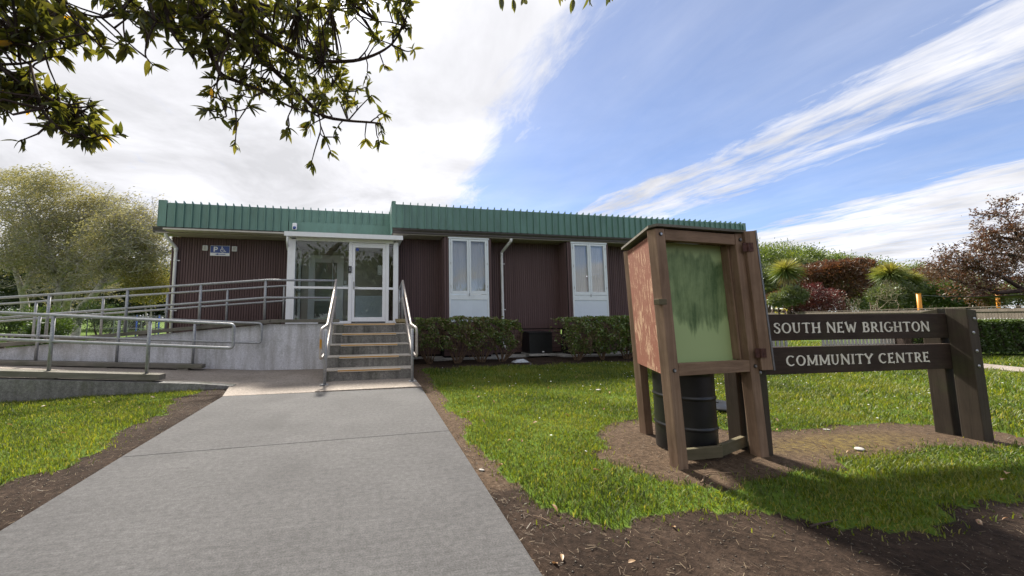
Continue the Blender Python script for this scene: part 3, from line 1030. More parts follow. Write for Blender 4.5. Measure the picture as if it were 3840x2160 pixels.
MB().box(-5.19, 12.19, YR + .12, 21.5, ZS + .04, ZS + .08).build('ceiling', 'interior', hall)
# roof deck
MB().box(-5.35, 0.58, 10.62, 22.1, 3.95, 4.05).build('roof_deck', 'gutter', hall)
MB().box(0.66, 12.34, 9.66, 22.1, 3.95, 4.05).build('roof_deck', 'gutter', hall)

for (bx0, bx1, wx0, wx1) in bays:
    bay = MB().box(bx0 + .002, bx1 - .002, YB + 0.06, YB + 0.09, 0.06, ZS - .02)
    # only the jamb boards and the cheeks are solid; the window fills the front
    bay = MB()
    bay.box(bx0, wx0 - .002, YB, YB + .06, 0.785, ZS - .01)
    bay.box(wx1 + .002, bx1, YB, YB + .06, 0.785, ZS - .01)
    bay.box(bx0, bx0 + .03, YB + .061, YR - .002, 0.785, ZS - .01)
    bay.box(bx1 - .03, bx1, YB + .061, YR - .002, 0.785, ZS - .01)
    bay = bay.build('window_bay', 'clad_gap', hall)
    jm = board_mesh(ZS - .012 - .785)
    for a, b in ((bx0, wx0), (wx1, bx1)):
        n = max(1, int(round((b - a) / BW)))
        for k in range(n):
            inst('board', jm, bay, (a + (b - a) / n * (k + .5), YB - .001, 0.785), scale=((b - a) / n / BW, 1, 1))
    n = 7
    for k in range(n):                                  # cheek boards
        o = inst('board', jm, bay, (bx0 - .001, YB + .03 + (YR - YB - .06) / n * (k + .5), 0.785), rotz=-math.pi / 2)
        o = inst('board', jm, bay, (bx1 + .001, YB + .03 + (YR - YB - .06) / n * (k + .5), 0.785), rotz=math.pi / 2)
    bs = MB().box(bx0 + .03, bx1 - .03, YB + .05, YR - .01, 0.03, 0.783).build('bay_base', 'clad_gap', hall)
    for k in range(6):
        MB().box(bx0, bx1, YB + .005, YB + .048, 0.085 + k * .113, 0.085 + k * .113 + .100).build('slat', 'clad', bs)
    MB().box(wx0 + .001, wx1 - .001, YB + .004, YB + .05, .785, .998).build('sub_panel', 'clad', hall)
    w = MB()
    w.box(wx0, wx0 + .045, YB - .03, YB + .05, 1.0, 3.33)
    w.box(wx1 - .045, wx1, YB - .03, YB + .05, 1.0, 3.33)
    w.box(wx0 - .02, wx1 + .02, YB - .045, YB + .05, 3.3305, 3.375)
    w.box(wx0 + .0455, wx1 - .0455, YB - .025, YB + .05, 1.615, 1.765)
    w.box(wx0 + .0455, wx1 - .0455, YB - .025, YB + .05, 1.0, 1.03)
    win = w.build('window', 'window_paint', hall, bevel=.003)
    MB().box(wx0 + .046, wx1 - .046, YB - .012, YB + .02, 1.0305, 1.6145).build('panel', 'panel_sky_tint', win)
    xm = (wx0 + wx1) / 2
    for a, b in ((wx0 + .05, xm - .004), (xm + .004, wx1 - .05)):
        s_ = MB()
        s_.box(a, a + .055, YB - .034, YB + .012, 1.77, 3.325)
        s_.box(b - .055, b, YB - .034, YB + .012, 1.77, 3.325)
        s_.box(a + .0555, b - .0555, YB - .034, YB + .012, 1.77, 1.865)
        s_.box(a + .0555, b - .0555, YB - .034, YB + .012, 3.27, 3.325)
        s_.build('sash', 'window_paint', win, bevel=.003)
        MB().box(a + .056, b - .056, YB - .010, YB - .005, 1.866, 3.269).build('pane', 'window_glass', win)
    for z in (1.95, 2.6, 3.15):
        for x in (wx0 + .047, wx1 - .047):
            MB().tube([(x, YB - .04, z), (x, YB - .04, z + .07)], .007, 6).build('hinge', 'bolt', win)
    MB().box(xm - .012, xm + .014, YB - .045, YB - .0345, 1.72, 1.80).build('latch', 'bolt', win)

# soffits
MB().box(-5.50, 0.60, 10.60, YL - .03, ZS, ZS + .03).build('soffit', 'soffit', hall)
MB().box(0.66, 12.34, 9.64, YR - .03, ZS, ZS + .03).build('soffit', 'soffit', hall)


def gutter(x0, x1, y):
    pr_ = [(y, ZS + .005), (y - .085, ZS + .012), (y - .095, ZS + .05), (y - .085, ZS + .075), (y - .115, ZS + .13), (y - .118, ZS + .165), (y, ZS + .165)]
    n = len(pr_)
    v = [(x0, a, b) for a, b in pr_] + [(x1, a, b) for a, b in pr_]
    f = [(i, (i + 1) % n, n + (i + 1) % n, n + i) for i in range(n)] + [tuple(range(n)), tuple(range(2 * n - 1, n - 1, -1))]
    return MB().raw(v, f).build('gutter', 'gutter', hall)


gutter(-5.56, -1.93, 10.70)
gutter(0.615, 12.42, 9.72)

# ribbed metal fascia: one tray per rib
RP = 0.2013


def tray(z0, z1, ribtop=True):
    m = MB()
    m.box(-RP + .002, 0, 0, 0.02, z0, z1)
    r0, r1 = -0.0115, 0.0105
    zt = z1 + .055
    m.raw([(r0, 0.0, z0), (r1, 0.0, z0), (r1, -.045, z0), (r0, -.045, z0), (r0, 0.09, zt - .05), (r1, 0.09, zt - .05), (r1, -.045, zt), (r0, -.045, zt), (r0, 0.0, z1), (r1, 0.0, z1)],
          [(0, 1, 2, 3), (3, 2, 6, 7), (0, 3, 7, 8), (8, 7, 4), (1, 9, 6, 2), (9, 5, 6), (7, 6, 5, 4), (0, 8, 9, 1), (8, 4, 5, 9)])
    return m.mesh('tray', 'roof_green')


ZG, ZT = 3.555, 4.205
fas = MB().box(-5.42, 0.60, 10.605, 10.63, ZG - .02, ZT - .03).build('roof_fascia', 'roof_green', hall)
me_full, me_cut = tray(ZG, ZT), tray(3.845, ZT)
x = -5.041
k = 0
while x < 0.62:
    inst('tray', me_full if x < -2.2 else me_cut, fas, (x, 10.58, 0))
    x += RP
MB().box(-5.43, -5.05 - RP + .0, 10.56, 10.604, ZG, ZT + .06).build('end_flashing', 'roof_green', fas)
MB().box(-2.19, 0.60, 10.55, 10.603, 3.30, 3.842).build('flat_flashing', 'roof_green', fas)
MB().box(-5.45, -5.425, 10.56, 22.1, ZG, ZT + .06).build('end_flashing', 'roof_green', fas)
fas = MB().box(0.63, 12.36, 9.625, 9.65, ZG - .02, ZT - .03).build('roof_fascia', 'roof_green', hall)
x = 0.916
while x < 12.30:
    inst('tray', me_full, fas, (x, 9.60, 0))
    x += RP
MB().box(0.615, 0.916 - RP, 9.575, 9.624, ZG, ZT + .075).build('end_flashing', 'roof_green', fas)
MB().box(12.30, 12.40, 9.575, 9.624, ZG, ZT + .02).build('end_flashing', 'roof_green', fas)
MB().box(0.605, 0.629, 9.60, 22.1, 3.40, ZT + .07).build('end_flashing', 'roof_green', fas)
MB().box(12.365, 12.39, 9.63, 22.1, ZG, ZT + .02).build('end_flashing', 'roof_green', fas)


def downpipe(xw, yw, xg, yg, zb, shoe):
    pts = [(xg, yg, ZS + .004), (xg, yg, ZS - .06), (xw, yw - .06, ZS - .32), (xw, yw - .06, zb)]
    if shoe:
        pts.append((xw + .05, yw - .2, zb - .12))
    d = MB().tube(rounded(pts, .06), .041, 12).build('downpipe', 'white_pipe', hall, True)
    for z in (2.72, 1.35):
        MB().tube([(xw, yw - .06, z - .012), (xw, yw - .06, z + .012)], .046, 12).build('bracket', 'white_pipe', d, True)
        MB().box(xw + .03, xw + .10, yw - .045, yw - .03, z - .012, z + .012).build('bracket', 'white_pipe', d)
    MB().tube([(xw, yw - .06, ZS - .42), (xw, yw - .06, ZS - .32)], .047, 12).build('socket', 'white_pipe', d, True)


downpipe(-5.17, YL - .02, -5.28, 10.66, 0.55, False)
downpipe(3.93, YR - .02, 4.05, 9.66, 0.34, True)
# floor slab edge strips along the walls
ss = MB().prism([(1.0, YR - .10), (1.75, YR - .10), (1.75, 9.52), (3.75, 9.52), (3.85, 9.85), (5.45, 9.85), (5.5, 9.5), (7.5, 9.5), (7.6, 9.85), (12.2, 9.85), (12.2, YR + .05), (1.0, YR + .05)], -.05, 0.03)
tag(ss.build('mowing_strip', 'slab_edge'), kind='structure')

# ------------------------------------------------------------------ glazed porch
po = thing('entrance_porch', 'white aluminium glazed entrance porch at the top of the steps', 'porch', (-0.6, 10, 1.0))
Z0 = 0.99
fr = MB()


def member(x0, x1, z0, z1, y0=YF, d=.10, name='frame_member', par=po, mat='white_alu'):
    return MB().box(x0, x1, y0, y0 + d, z0, z1).build(name, mat, par, bevel=.003)


member(-1.985, -1.80, Z0, 3.12, name='jamb')
member(0.655, 0.785, Z0, 3.12, name='jamb')
member(-0.492, -0.405, Z0, 3.085, name='mullion')
member(0.458, 0.54, Z0, 3.085, name='mullion')
member(-1.7985, 0.6535, 3.0865, 3.165, name='head')
member(-1.7985, -0.4935, 1.868, 1.924, name='transom')
member(0.5415, 0.6535, 1.86, 1.918, name='transom')
member(-1.7985, -0.4935, Z0, 1.05, name='sill')
member(0.5415, 0.6535, Z0, 1.05, name='sill')
for a, b, c_, d_ in ((-1.7985, -0.4935, 1.925, 3.086), (-1.7985, -0.4935, 1.051, 1.867), (0.5415, 0.6535, 1.919, 3.086), (0.5415, 0.6535, 1.051, 1.859)):
    MB().box(a, b, YF + .045, YF + .051, c_, d_).build('pane', 'glass', po)
# left side wall of the porch, glazed like the front
for x in (-1.985,):
    for y in (10.3, 11.02):
        MB().box(x, x + .07, y, y + .06, Z0, 3.165).build('side_member', 'white_alu', po)
    for y0, y1 in ((YF + .102, 10.298), (10.362, 11.018)):
        for z0, z1 in ((Z0, 1.06), (1.88, 1.93), (3.09, 3.165)):
            MB().box(x, x + .07, y0, y1, z0, z1).build('side_member', 'white_alu', po)
        for z0, z1 in ((1.061, 1.879), (1.931, 3.089)):
            MB().box(x + .03, x + .036, y0, y1, z0, z1).build('pane', 'glass', po)
MB().box(0.70, 0.76, YF + .102, 10.178, Z0, 3.165).build('side_wall', 'white_alu', po)
rf = MB().prism([(-2.02, 9.30), (0.875, 9.30), (0.875, 10.17), (0.60, 10.17), (0.60, 10.53), (-2.02, 10.53)], 3.168, [3.255, 3.245, 3.27, 3.27, 3.29, 3.29]).build('porch_roof', 'white_alu', po)
MB().box(-2.03, 0.885, 9.275, 9.299, 3.150, 3.262).build('roof_trim', 'white_alu', rf)
MB().tube(rounded([(-1.96, 9.33, 3.15), (-1.97, 9.36, 3.02), (-2.0, 9.62, 2.86)], .04), .028, 8).build('roof_spout', 'white_alu', rf, True)
# door leaf
dr = MB()
dr.box(-0.402, -0.332, YF + .01, YF + .065, 1.035, 3.078)
dr.box(0.375, 0.455, YF + .01, YF + .065, 1.035, 3.078)
dr.box(-0.3315, 0.3745, YF + .01, YF + .065, 2.958, 3.078)
dr.box(-0.3315, 0.3745, YF + .01, YF + .065, 1.862, 1.920)
dr.box(-0.3315, 0.3745, YF + .01, YF + .065, 1.035, 1.142)
dr = dr.build('door', 'white_alu', po, bevel=.003)
MB().box(-0.331, 0.374, YF + .034, YF + .040, 1.921, 2.957).build('pane', 'glass', dr)
MB().box(-0.331, 0.374, YF + .034, YF + .040, 1.143, 1.861).build('pane', 'glass', dr)
hd = MB().tube([(-0.355, YF + .008, 1.925), (-0.355, YF - .045, 1.925), (-0.25, YF - .045, 1.922)], .010, 8)
hd.box(-0.372, -0.342, YF + .002, YF + .0095, 1.86, 2.06)
hd.build('handle', 'bolt', dr)
MB().box(-0.385, -0.36, YF + .004, YF + .0095, 2.08, 2.20).build('door_label', 'sign_white', dr)
MB().box(0.25, 0.368, YF + .041, YF + .043, 2.25, 2.505).build('paper_notice', 'paper', dr)
for q, (cx, cz, cy, rr) in enumerate(((-0.279, 2.909, YF + .031, .045),)):
    n = 20
    ring = [(cx + rr * math.cos(2 * math.pi * k / n), cy, cz + rr * math.sin(2 * math.pi * k / n)) for k in range(n)]
    stk = MB().raw(ring + [(a, cy + .002, b) for a, _, b in ring], [tuple(range(n))[::-1], tuple(range(n, 2 * n))] + [(i, (i + 1) % n, n + (i + 1) % n, n + i) for i in range(n)]).build('sticker', 'sign_blue', dr)
MB().box(-0.40, 0.45, YF - .01, YF + .0345, 1.012, 1.034).build('threshold', 'wire', dr)
# porch interior: floor, back wall, second door
MB().box(-1.90, 0.58, 11.045, 11.062, Z0, 3.16).build('lobby_wall', 'interior', po)
MB().box(-1.90, 0.58, YF + .3, 11.0, 3.12, 3.16).build('lobby_ceiling', 'interior', po)
idr = MB()
for x0, x1, z0, z1 in ((-1.70, -1.60, .99, 2.98), (-0.82, -0.715, .99, 2.98), (-1.5995, -0.8205, 2.88, 2.98), (-1.5995, -1.52, .99, 2.879), (-0.90, -0.8205, .99, 2.879), (-1.5195, -0.9005, 2.76, 2.879), (-1.5195, -0.9005, 1.62, 1.74), (-1.5195, -0.9005, .99, 1.12)):
    idr.box(x0, x1, 10.99, 11.04, z0, z1)
idr = idr.build('inner_door', 'white_alu', po)
for z0, z1 in ((1.741, 2.759), (1.121, 1.619)):
    MB().box(-1.519, -0.901, 11.01, 11.015, z0, z1).build('pane', 'glass', idr)
MB().tube([(-1.02, 10.985, 2.86), (-1.02, 10.985, 2.0)], .016, 8).build('pull_bar', 'white_alu', idr, True)
MB().box(-0.70, -0.625, 11.03, 11.044, 2.13, 2.23).build('switch_plate', 'sign_white', po)
MB().box(-0.34, 0.50, 10.4, 10.42, 0.995, 1.75).build('frosted_panel', 'panel_sky_tint', po)
# black keypad on the mullion
kp = MB().box(-0.497, -0.418, YF - .035, YF - .0005, 2.285, 2.46).build('door_keypad', 'black_plastic', None, bevel=.008)
tag(kp, 'black keypad box fixed beside the porch door', 'keypad')
for r in range(3):
    for c_ in range(2):
        MB().box(-0.478 + c_ * .024, -0.462 + c_ * .024, YF - .039, YF - .0352, 2.32 + r * .035, 2.345 + r * .035).build('button', 'galv', kp)
# things standing on the porch sill
bx_ = MB()
bx_.prism([(-0.66, 9.61), (-0.515, 9.61), (-0.515, 9.72), (-0.69, 9.72)], 1.926, [1.955, 1.985, 1.985, 1.95])
tag(bx_.build('glove_box', 'sign_white', None, bevel=.004), 'small white box lying on the porch window transom', 'box')

# curtains
for (bx0, bx1, wx0, wx1), lab, full in zip(bays, ('white net curtain hung across the window nearest the steps', 'white net curtain drawn thin in the window above the black box', 'white net curtain in the window behind the notice kiosk'), (True, False, False)):
    cu = thing('net_curtain', lab, 'curtain', ((wx0 + wx1) / 2, YB + .1, 1.8), 'net curtains of the hall')

    def sheet(x0, x1, z0, z1, y, amp, fr_, taper=0.0, name='sheer'):
        nx_, nz_ = 46, 10
        v, f = [], []
        for j in range(nz_ + 1):
            tz = j / nz_
            for i in range(nx_ + 1):
                tx = i / nx_
                xx = x0 + (x1 - x0) * (tx if taper == 0 else tx * (1 - taper * (1 - tz) ** 1.5) if taper > 0 else 1 - (1 - tx) * (1 + taper * (1 - tz) ** 1.5))
                v.append((xx, y + amp * math.sin(tx * fr_ + 1.5 * math.sin(tx * 5 + tz)), z0 + (z1 - z0) * tz))
        for j in range(nz_):
            for i in range(nx_):
                a = j * (nx_ + 1) + i
                f.append((a, a + 1, a + nx_ + 2, a + nx_ + 1))
        MB().raw(v, f).build(name, 'net', cu, True)
    xm = (wx0 + wx1) / 2
    if full:
        sheet(wx0 + .03, wx1 - .03, 1.80, 2.92, YB + .075, .006, 80)
        sheet(wx0 + .03, wx1 - .03, 2.90, 3.32, YB + .12, .005, 60)  # added pale sheet, stands in for sky reflected in the upper glass
        sheet(wx0 + .02, wx0 + .30, 2.0, 3.32, YB + .10, .008, 40, name='drape')
        sheet(wx1 - .30, wx1 - .02, 2.0, 3.32, YB + .10, .008, 40, name='drape')
    else:
        sheet(wx0 + .03, xm - .05, 1.80, 3.32, YB + .085, .006, 60)
        sheet(xm + .05, wx1 - .03, 1.80, 3.32, YB + .085, .006, 60)

# ------------------------------------------------------------------ flat strokes for lettering
def arc(cx, cy, rx, ry, a0, a1, n=14):
    return [(cx + rx * math.cos(math.radians(a0 + (a1 - a0) * i / n)), cy + ry * math.sin(math.radians(a0 + (a1 - a0) * i / n))) for i in range(n + 1)]


class Flat:
    """2-D strokes laid on a plane: origin o, right r, up u, outward n"""
    def __init__(s, o, r, u, n, depth=0.003):
        s.o, s.r, s.u, s.n, s.d = Vector(o), Vector(r), Vector(u), Vector(n), depth
        s.k = 0
        s.mb = MB()

    def P(s, x, y, h):
        return s.o + s.r * x + s.u * y + s.n * h

    def stroke(s, pts, w):
        """closed thick polyline; w a width or list of widths"""
        n = len(pts)
        ws = w if isinstance(w, (list, tuple)) else [w] * n
        if len(ws) != n:
            ws = list(np.interp(np.linspace(0, 1, n), np.linspace(0, 1, len(ws)), ws))
        h = s.d + s.k * 0.0003
        s.k += 1
        L, Rr = [], []
        for i in range(n):
            a, b = pts[max(i - 1, 0)], pts[min(i + 1, n - 1)]
            dx, dy = b[0] - a[0], b[1] - a[1]
            l = math.hypot(dx, dy) or 1
            nx_, ny_ = -dy / l * ws[i] / 2, dx / l * ws[i] / 2
            L.append((pts[i][0] + nx_, pts[i][1] + ny_))
            Rr.append((pts[i][0] - nx_, pts[i][1] - ny_))
        v = [s.P(x, y, h) for x, y in L] + [s.P(x, y, h) for x, y in Rr] + [s.P(x, y, 0) for x, y in L] + [s.P(x, y, 0) for x, y in Rr]
        f = []
        for i in range(n - 1):
            f += [(n + i, n + i + 1, i + 1, i), (i, i + 1, 2 * n + i + 1, 2 * n + i), (3 * n + i, 3 * n + i + 1, n + i + 1, n + i)]
        f += [(0, 2 * n, 3 * n, n), (n - 1, 2 * n - 1, 4 * n - 1, 3 * n - 1)]
        s.mb.raw(v, f)

    def poly(s, pts):
        n = len(pts)
        h = s.d + s.k * 0.0003
        s.k += 1
        s.mb.raw([s.P(x, y, h) for x, y in pts] + [s.P(x, y, 0) for x, y in pts], [tuple(range(n))] + [(i, n + i, n + (i + 1) % n, (i + 1) % n) for i in range(n)])


SW = 0.15


def stem(x, w=SW):
    return ([(x, 0), (x, .05), (x, .16), (x, .5), (x, .84), (x, .95), (x, 1)], [w * 2.1, w * 1.55, w * 1.05, w * .95, w * 1.05, w * 1.55, w * 2.1])


def hbar(y, x0, x1, w=.10, flare=1):
    return ([(x0, y), (x0 + (x1 - x0) * .6, y), (x1 - .03, y), (x1, y)], [w, w, w * (1 + .7 * flare), w * (1 + 1.6 * flare)])


GL = {
    'S': (.62, [([(.52, .74), (.50, .88), (.38, .96), (.24, .95), (.12, .84), (.12, .69), (.24, .58), (.40, .48), (.50, .35), (.49, .17), (.36, .04), (.20, .03), (.08, .12), (.05, .27)], [.10, .07, .08, .12, .15, .15, .15, .15, .15, .15, .12, .09, .08, .12])]),
    'O': (.86, [(arc(.42, .5, .34, .46, 90, 450, 28), [.09, .16, .09, .16, .09])]),
    'U': (.80, [([(.13, 1), (.13, .93), (.13, .82), (.13, .36), (.18, .13), (.37, .03), (.56, .12), (.62, .36), (.62, .82), (.62, .93), (.62, 1)], [.30, .22, .16, .15, .13, .10, .09, .10, .10, .17, .25])]),
    'T': (.78, [stem(.38), ([(.02, .86), (.04, .93), (.14, .95), (.38, .95), (.62, .95), (.72, .93), (.74, .86)], [.05, .10, .10, .10, .10, .10, .05])]),
    'H': (.86, [stem(.14), stem(.68), ([(.14, .5), (.68, .5)], .09)]),
    'N': (.90, [stem(.12, .11), stem(.74, .11), ([(.08, 1), (.16, .92), (.72, .06), (.76, 0)], [.2, .16, .16, .12])]),
    'E': (.70, [stem(.14), hbar(.95, .14, .56), hbar(.50, .14, .46), hbar(.05, .14, .60)]),
    'W': (1.14, [([(.04, 1), (.08, .92), (.30, .05), (.31, 0)], [.28, .17, .15, .1]), ([(.32, 0), (.53, .78)], .09), ([(.50, .80), (.76, 0)], .15), ([(.77, 0), (.99, .92), (1.02, 1)], [.09, .09, .22])]),
    'B': (.72, [stem(.14), ([(.14, .95)] + arc(.34, .74, .18, .21, 90, -90, 10) + [(.14, .53)], [.09, .13, .15, .13, .09]), ([(.14, .53)] + arc(.36, .28, .22, .245, 90, -90, 10) + [(.14, .04)], [.09, .13, .16, .13, .09])]),
    'R': (.78, [stem(.14), ([(.14, .95)] + arc(.36, .72, .19, .23, 90, -90, 10) + [(.14, .49)], [.09, .13, .15, .13, .09]), ([(.34, .49), (.60, .08), (.72, .03)], [.13, .15, .12])]),
    'I': (.34, [stem(.15)]),
    'G': (.86, [(arc(.44, .5, .36, .46, 50, 318, 20), [.12, .08, .13, .16, .16, .12, .10]), ([(.73, .10), (.73, .36), (.73, .44)], [.15, .15, .15]), ([(.50, .45), (.56, .45), (.90, .45)], .09)]),
    'C': (.80, [(arc(.44, .5, .36, .46, 48, 314, 20), [.16, .08, .13, .16, .16, .12, .07])]),
    'M': (1.06, [stem(.14, .12), stem(.88, .15), ([(.12, .98), (.50, .12)], .15), ([(.50, .12), (.88, .98)], .09)]),
    'Y': (.82, [([(.38, 0), (.38, .05), (.38, .16), (.38, .48)], [.31, .23, .16, .15]), ([(.04, 1), (.08, .92), (.38, .44)], [.28, .18, .14]), ([(.74, 1), (.70, .92), (.38, .44)], [.22, .14, .09])]),
}
GL['M'] = (1.02, GL['M'][1])


def write(text, o, r, n, x0, x1, z, hgt, parent, mat, tilt=0.0):
    w = sum(.42 if c == ' ' else GL[c][0] + .10 for c in text)
    k = (x1 - x0) / w
    x = 0
    for c in text:
        if c == ' ':
            x += .42
            continue
        fl = Flat(Vector(o) + Vector(r) * (x0 + x * k) + Vector((0, 0, z)), Vector(r) * k, Vector((0, 0, hgt)), n, 0.0035)
        for pts, ws in GL[c][1]:
            jit = [(a + random.uniform(-.008, .008), b + random.uniform(-.008, .008)) for a, b in pts]
            fl.stroke(jit, ws)
        fl.mb.build('letter', mat, parent)
        x += GL[c][0] + .10


# ------------------------------------------------------------------ name sign on two pairs of posts
SD = Vector((0.99897, -0.04541, 0))
SN = Vector((-0.04541, -0.99897, 0))
SP = Vector((3.2980, 2.5919, 0))
sg = thing('name_sign', 'dark timber name sign of two carved boards between paired posts', 'sign', tuple(SP + SD * 1.1))
P_ = lambda s, o, z: SP + SD * s - SN * o + Vector((0, 0, z))       # o: metres behind the board face


def sbox(s0, s1, o0, o1, z0, z1, name, mat, bev=.004, top=None):
    c_ = [P_(s0, o0, 0), P_(s1, o0, 0), P_(s1, o1, 0), P_(s0, o1, 0)]
    return MB().prism([(p.x, p.y) for p in c_], z0, top or z1).build(name, mat, sg, bevel=bev)


tb = sbox(-0.10, 2.36, 0.0, .045, 0.915, 1.150, 'sign_board', 'sign_wood_h')
lb = sbox(-0.10, 2.36, 0.0, .045, 0.620, 0.858, 'sign_board', 'sign_wood_h')
write('SOUTH NEW BRIGHTON', SP + SN * .0005, SD, SN, 0.252, 2.045, 0.981, 0.092, tb, 'letter_cream')
write('COMMUNITY CENTRE', SP + SN * .0005, SD, SN, 0.352, 2.000, 0.692, 0.090, lb, 'letter_cream')
fl = Flat(P_(.165, -.0005, 0.972), SD, (0, 0, 1), SN, .002)
fl.poly([(0, 0), (.028, 0), (.028, .122), (0, .122)])
fl.mb.build('small_plate', 'sign_white', tb)
for s0, s1 in ((-0.115, 0.02), (2.255, 2.375)):
    sbox(s0, s1, -.10 if s0 < 0 else -.135, -.001, -.2, 1.2, 'post', 'sign_wood_v', .006, [1.196, 1.180, 1.190, 1.202])
    sbox(s0, s1, .047, .170, -.2, 1.2, 'post', 'sign_wood_v', .006, [1.200, 1.194, 1.16, 1.165])
    for z in (0.66, 0.80, 0.97, 1.10):
        c_ = P_((s0 + s1) / 2 + random.uniform(-.02, .02), -.10 if s0 < 0 else -.135, z)
        MB().tube([c_, c_ + SN * .006, c_ + SN * .010], [.016, .014, .006], 8).build('bolt', 'bolt', sg, True)

# ------------------------------------------------------------------ three-sided notice kiosk
KL, KR, KB = Vector((2.355, 2.457, 0)), Vector((3.205, 2.520, 0)), Vector((2.728, 3.214, 0))
LEAN = Vector((-0.044, 0.0, 1.0))
kk = thing('notice_kiosk', 'leaning three-sided timber notice kiosk with an empty green panel', 'notice board', (2.76, 2.73, 0))
KC = (KL + KR + KB) / 3


def kz(p, z):
    return Vector((p.x, p.y, 0)) + LEAN * z


def kpost(p, w, z1, z0=-.15):
    a, b = kz(p, z0), kz(p, z1)
    return MB().bar(a, b, w, w, up=(0, 1, 0)).build('post', 'kiosk_wood_v', kk, bevel=.005)


kpost(KL, .088, 1.835)
kpost(KR, .088, 1.845)
kpost(KB, .085, 1.81)


def kside(a, b, inset=.05):
    d = (b - a).normalized()
    return a + d * inset, b - d * inset, d, Vector((d.y, -d.x, 0))


a, b, d, nrm = kside(KL, KR)
# front face rails, green panel recessed
fz = -.03
for z0, z1, nm in ((1.745, 1.835, 'top_rail'), (0.675, 0.768, 'bottom_rail')):
    p0, p1 = kz(a, (z0 + z1) / 2) + nrm * .012, kz(b, (z0 + z1) / 2) + nrm * .012
    MB().bar(p0, p1, .055, z1 - z0).build(nm, 'kiosk_wood_h', kk, bevel=.003)
gc = kz((a + b) / 2, 1.255) - nrm * .075
gp = MB()
hw = (b - a).length / 2 + .02
gp.raw([tuple(d * sx * hw + LEAN * sz * .50 - nrm * oy) for oy in (0, .012) for sx, sz in ((-1, -1), (1, -1), (1, 1), (-1, 1))],
       [(0, 1, 2, 3), (7, 6, 5, 4), (0, 4, 5, 1), (1, 5, 6, 2), (2, 6, 7, 3), (3, 7, 4, 0)])
gp.build('display_panel', 'green_panel', kk, loc=tuple(gc))
MB().bar(kz(b, .77) - nrm * .045 - d * .012, kz(b, 1.745) - nrm * .045 - d * .012, .02, .06, up=tuple(nrm)).build('panel_stop', 'kiosk_wood_v', kk)
for p in (a - d * .052, b + d * .052):
    for z in (0.72, 1.79):
        c_ = kz(p, z) + nrm * .0445
        MB().tube([c_, c_ + nrm * .004], .016, 10).build('washer', 'black_plastic', kk)
        MB().tube([c_ + nrm * .0045, c_ + nrm * .010], .010, 8).build('bolt', 'bolt', kk)
# other two sides: painted ply
for p, q in ((KB, KL), (KR, KB)):
    a2, b2, d2, n2 = kside(p, q, .035)
    c0 = [kz(a2, .672) + n2 * .03, kz(b2, .672) + n2 * .03, kz(b2, 1.80) + n2 * .03, kz(a2, 1.80) + n2 * .03]
    MB().raw([tuple(x) for x in c0] + [tuple(x - n2 * .016) for x in c0], [(0, 1, 2, 3), (7, 6, 5, 4), (0, 4, 5, 1), (1, 5, 6, 2), (2, 6, 7, 3), (3, 7, 4, 0)]).build('side_panel', 'peeling', kk)
# roof sheet
rp = []
for p in (KL, KR, KB):
    o_ = (p - KC).normalized() * .13
    rp.append(p + o_)
tri = [rp[0] + (rp[1] - rp[0]) * .06, rp[0] + (rp[1] - rp[0]) * .94, rp[1] + (rp[2] - rp[1]) * .06, rp[1] + (rp[2] - rp[1]) * .94, rp[2] + (rp[0] - rp[2]) * .06, rp[2] + (rp[0] - rp[2]) * .94]
sh = LEAN * 1.85
MB().prism([(p.x + sh.x, p.y) for p in tri], [1.848, 1.852, 1.85, 1.838, 1.836, 1.842], [1.868, 1.872, 1.87, 1.858, 1.856, 1.862]).build('roof', 'timber_grey', kk)
# latch block and the hinged door stile standing open
c_ = kz(KL, 1.25) - d * .05 + nrm * .02
MB().bar(c_ - d * .035, c_ + d * .045, .05, .045).build('latch', 'kiosk_brace', kk, bevel=.003)
h0 = KR + d * .018 + nrm * .055
dd = (d + nrm * .35).normalized()
dr_ = MB()
dr_.bar(kz(h0 + dd * .062, .69), kz(h0 + dd * .052, 1.86), .088, .035, up=tuple(Vector((-dd.y, dd.x, 0)))).build('door_stile', 'kiosk_wood_v', kk, bevel=.003)
for off, mt in ((.106, 'bolt'), (.112, 'wire')):
    MB().bar(kz(h0 + dd * (off + .004), .69), kz(h0 + dd * (off - .008), 1.865), .004, .045, up=tuple(Vector((-dd.y, dd.x, 0)))).build('glazing_edge', mt, kk)
for z in (0.83, 1.72):
    c_ = kz(h0, z) + nrm * .022 + dd * .010
    hg = MB().bar(c_ - dd * .04, c_ + dd * .045, .006, .075)
    hg.tube([c_ + nrm * .006 + Vector((0, 0, -.036)), c_ + nrm * .006 + Vector((0, 0, .036))], .008, 8)
    hg.build('hinge', 'rust', kk)
# ground braces holding the drum
va = Vector((2.80, 2.50, .055))
MB().bar((2.36, 2.505, .055), tuple(va), .035, .085).build('brace', 'kiosk_brace', kk, bevel=.003)
MB().bar(tuple(va + Vector((.006, .012, .004))), (3.255, 2.66, .060), .035, .088).build('brace', 'kiosk_brace', kk, bevel=.003)

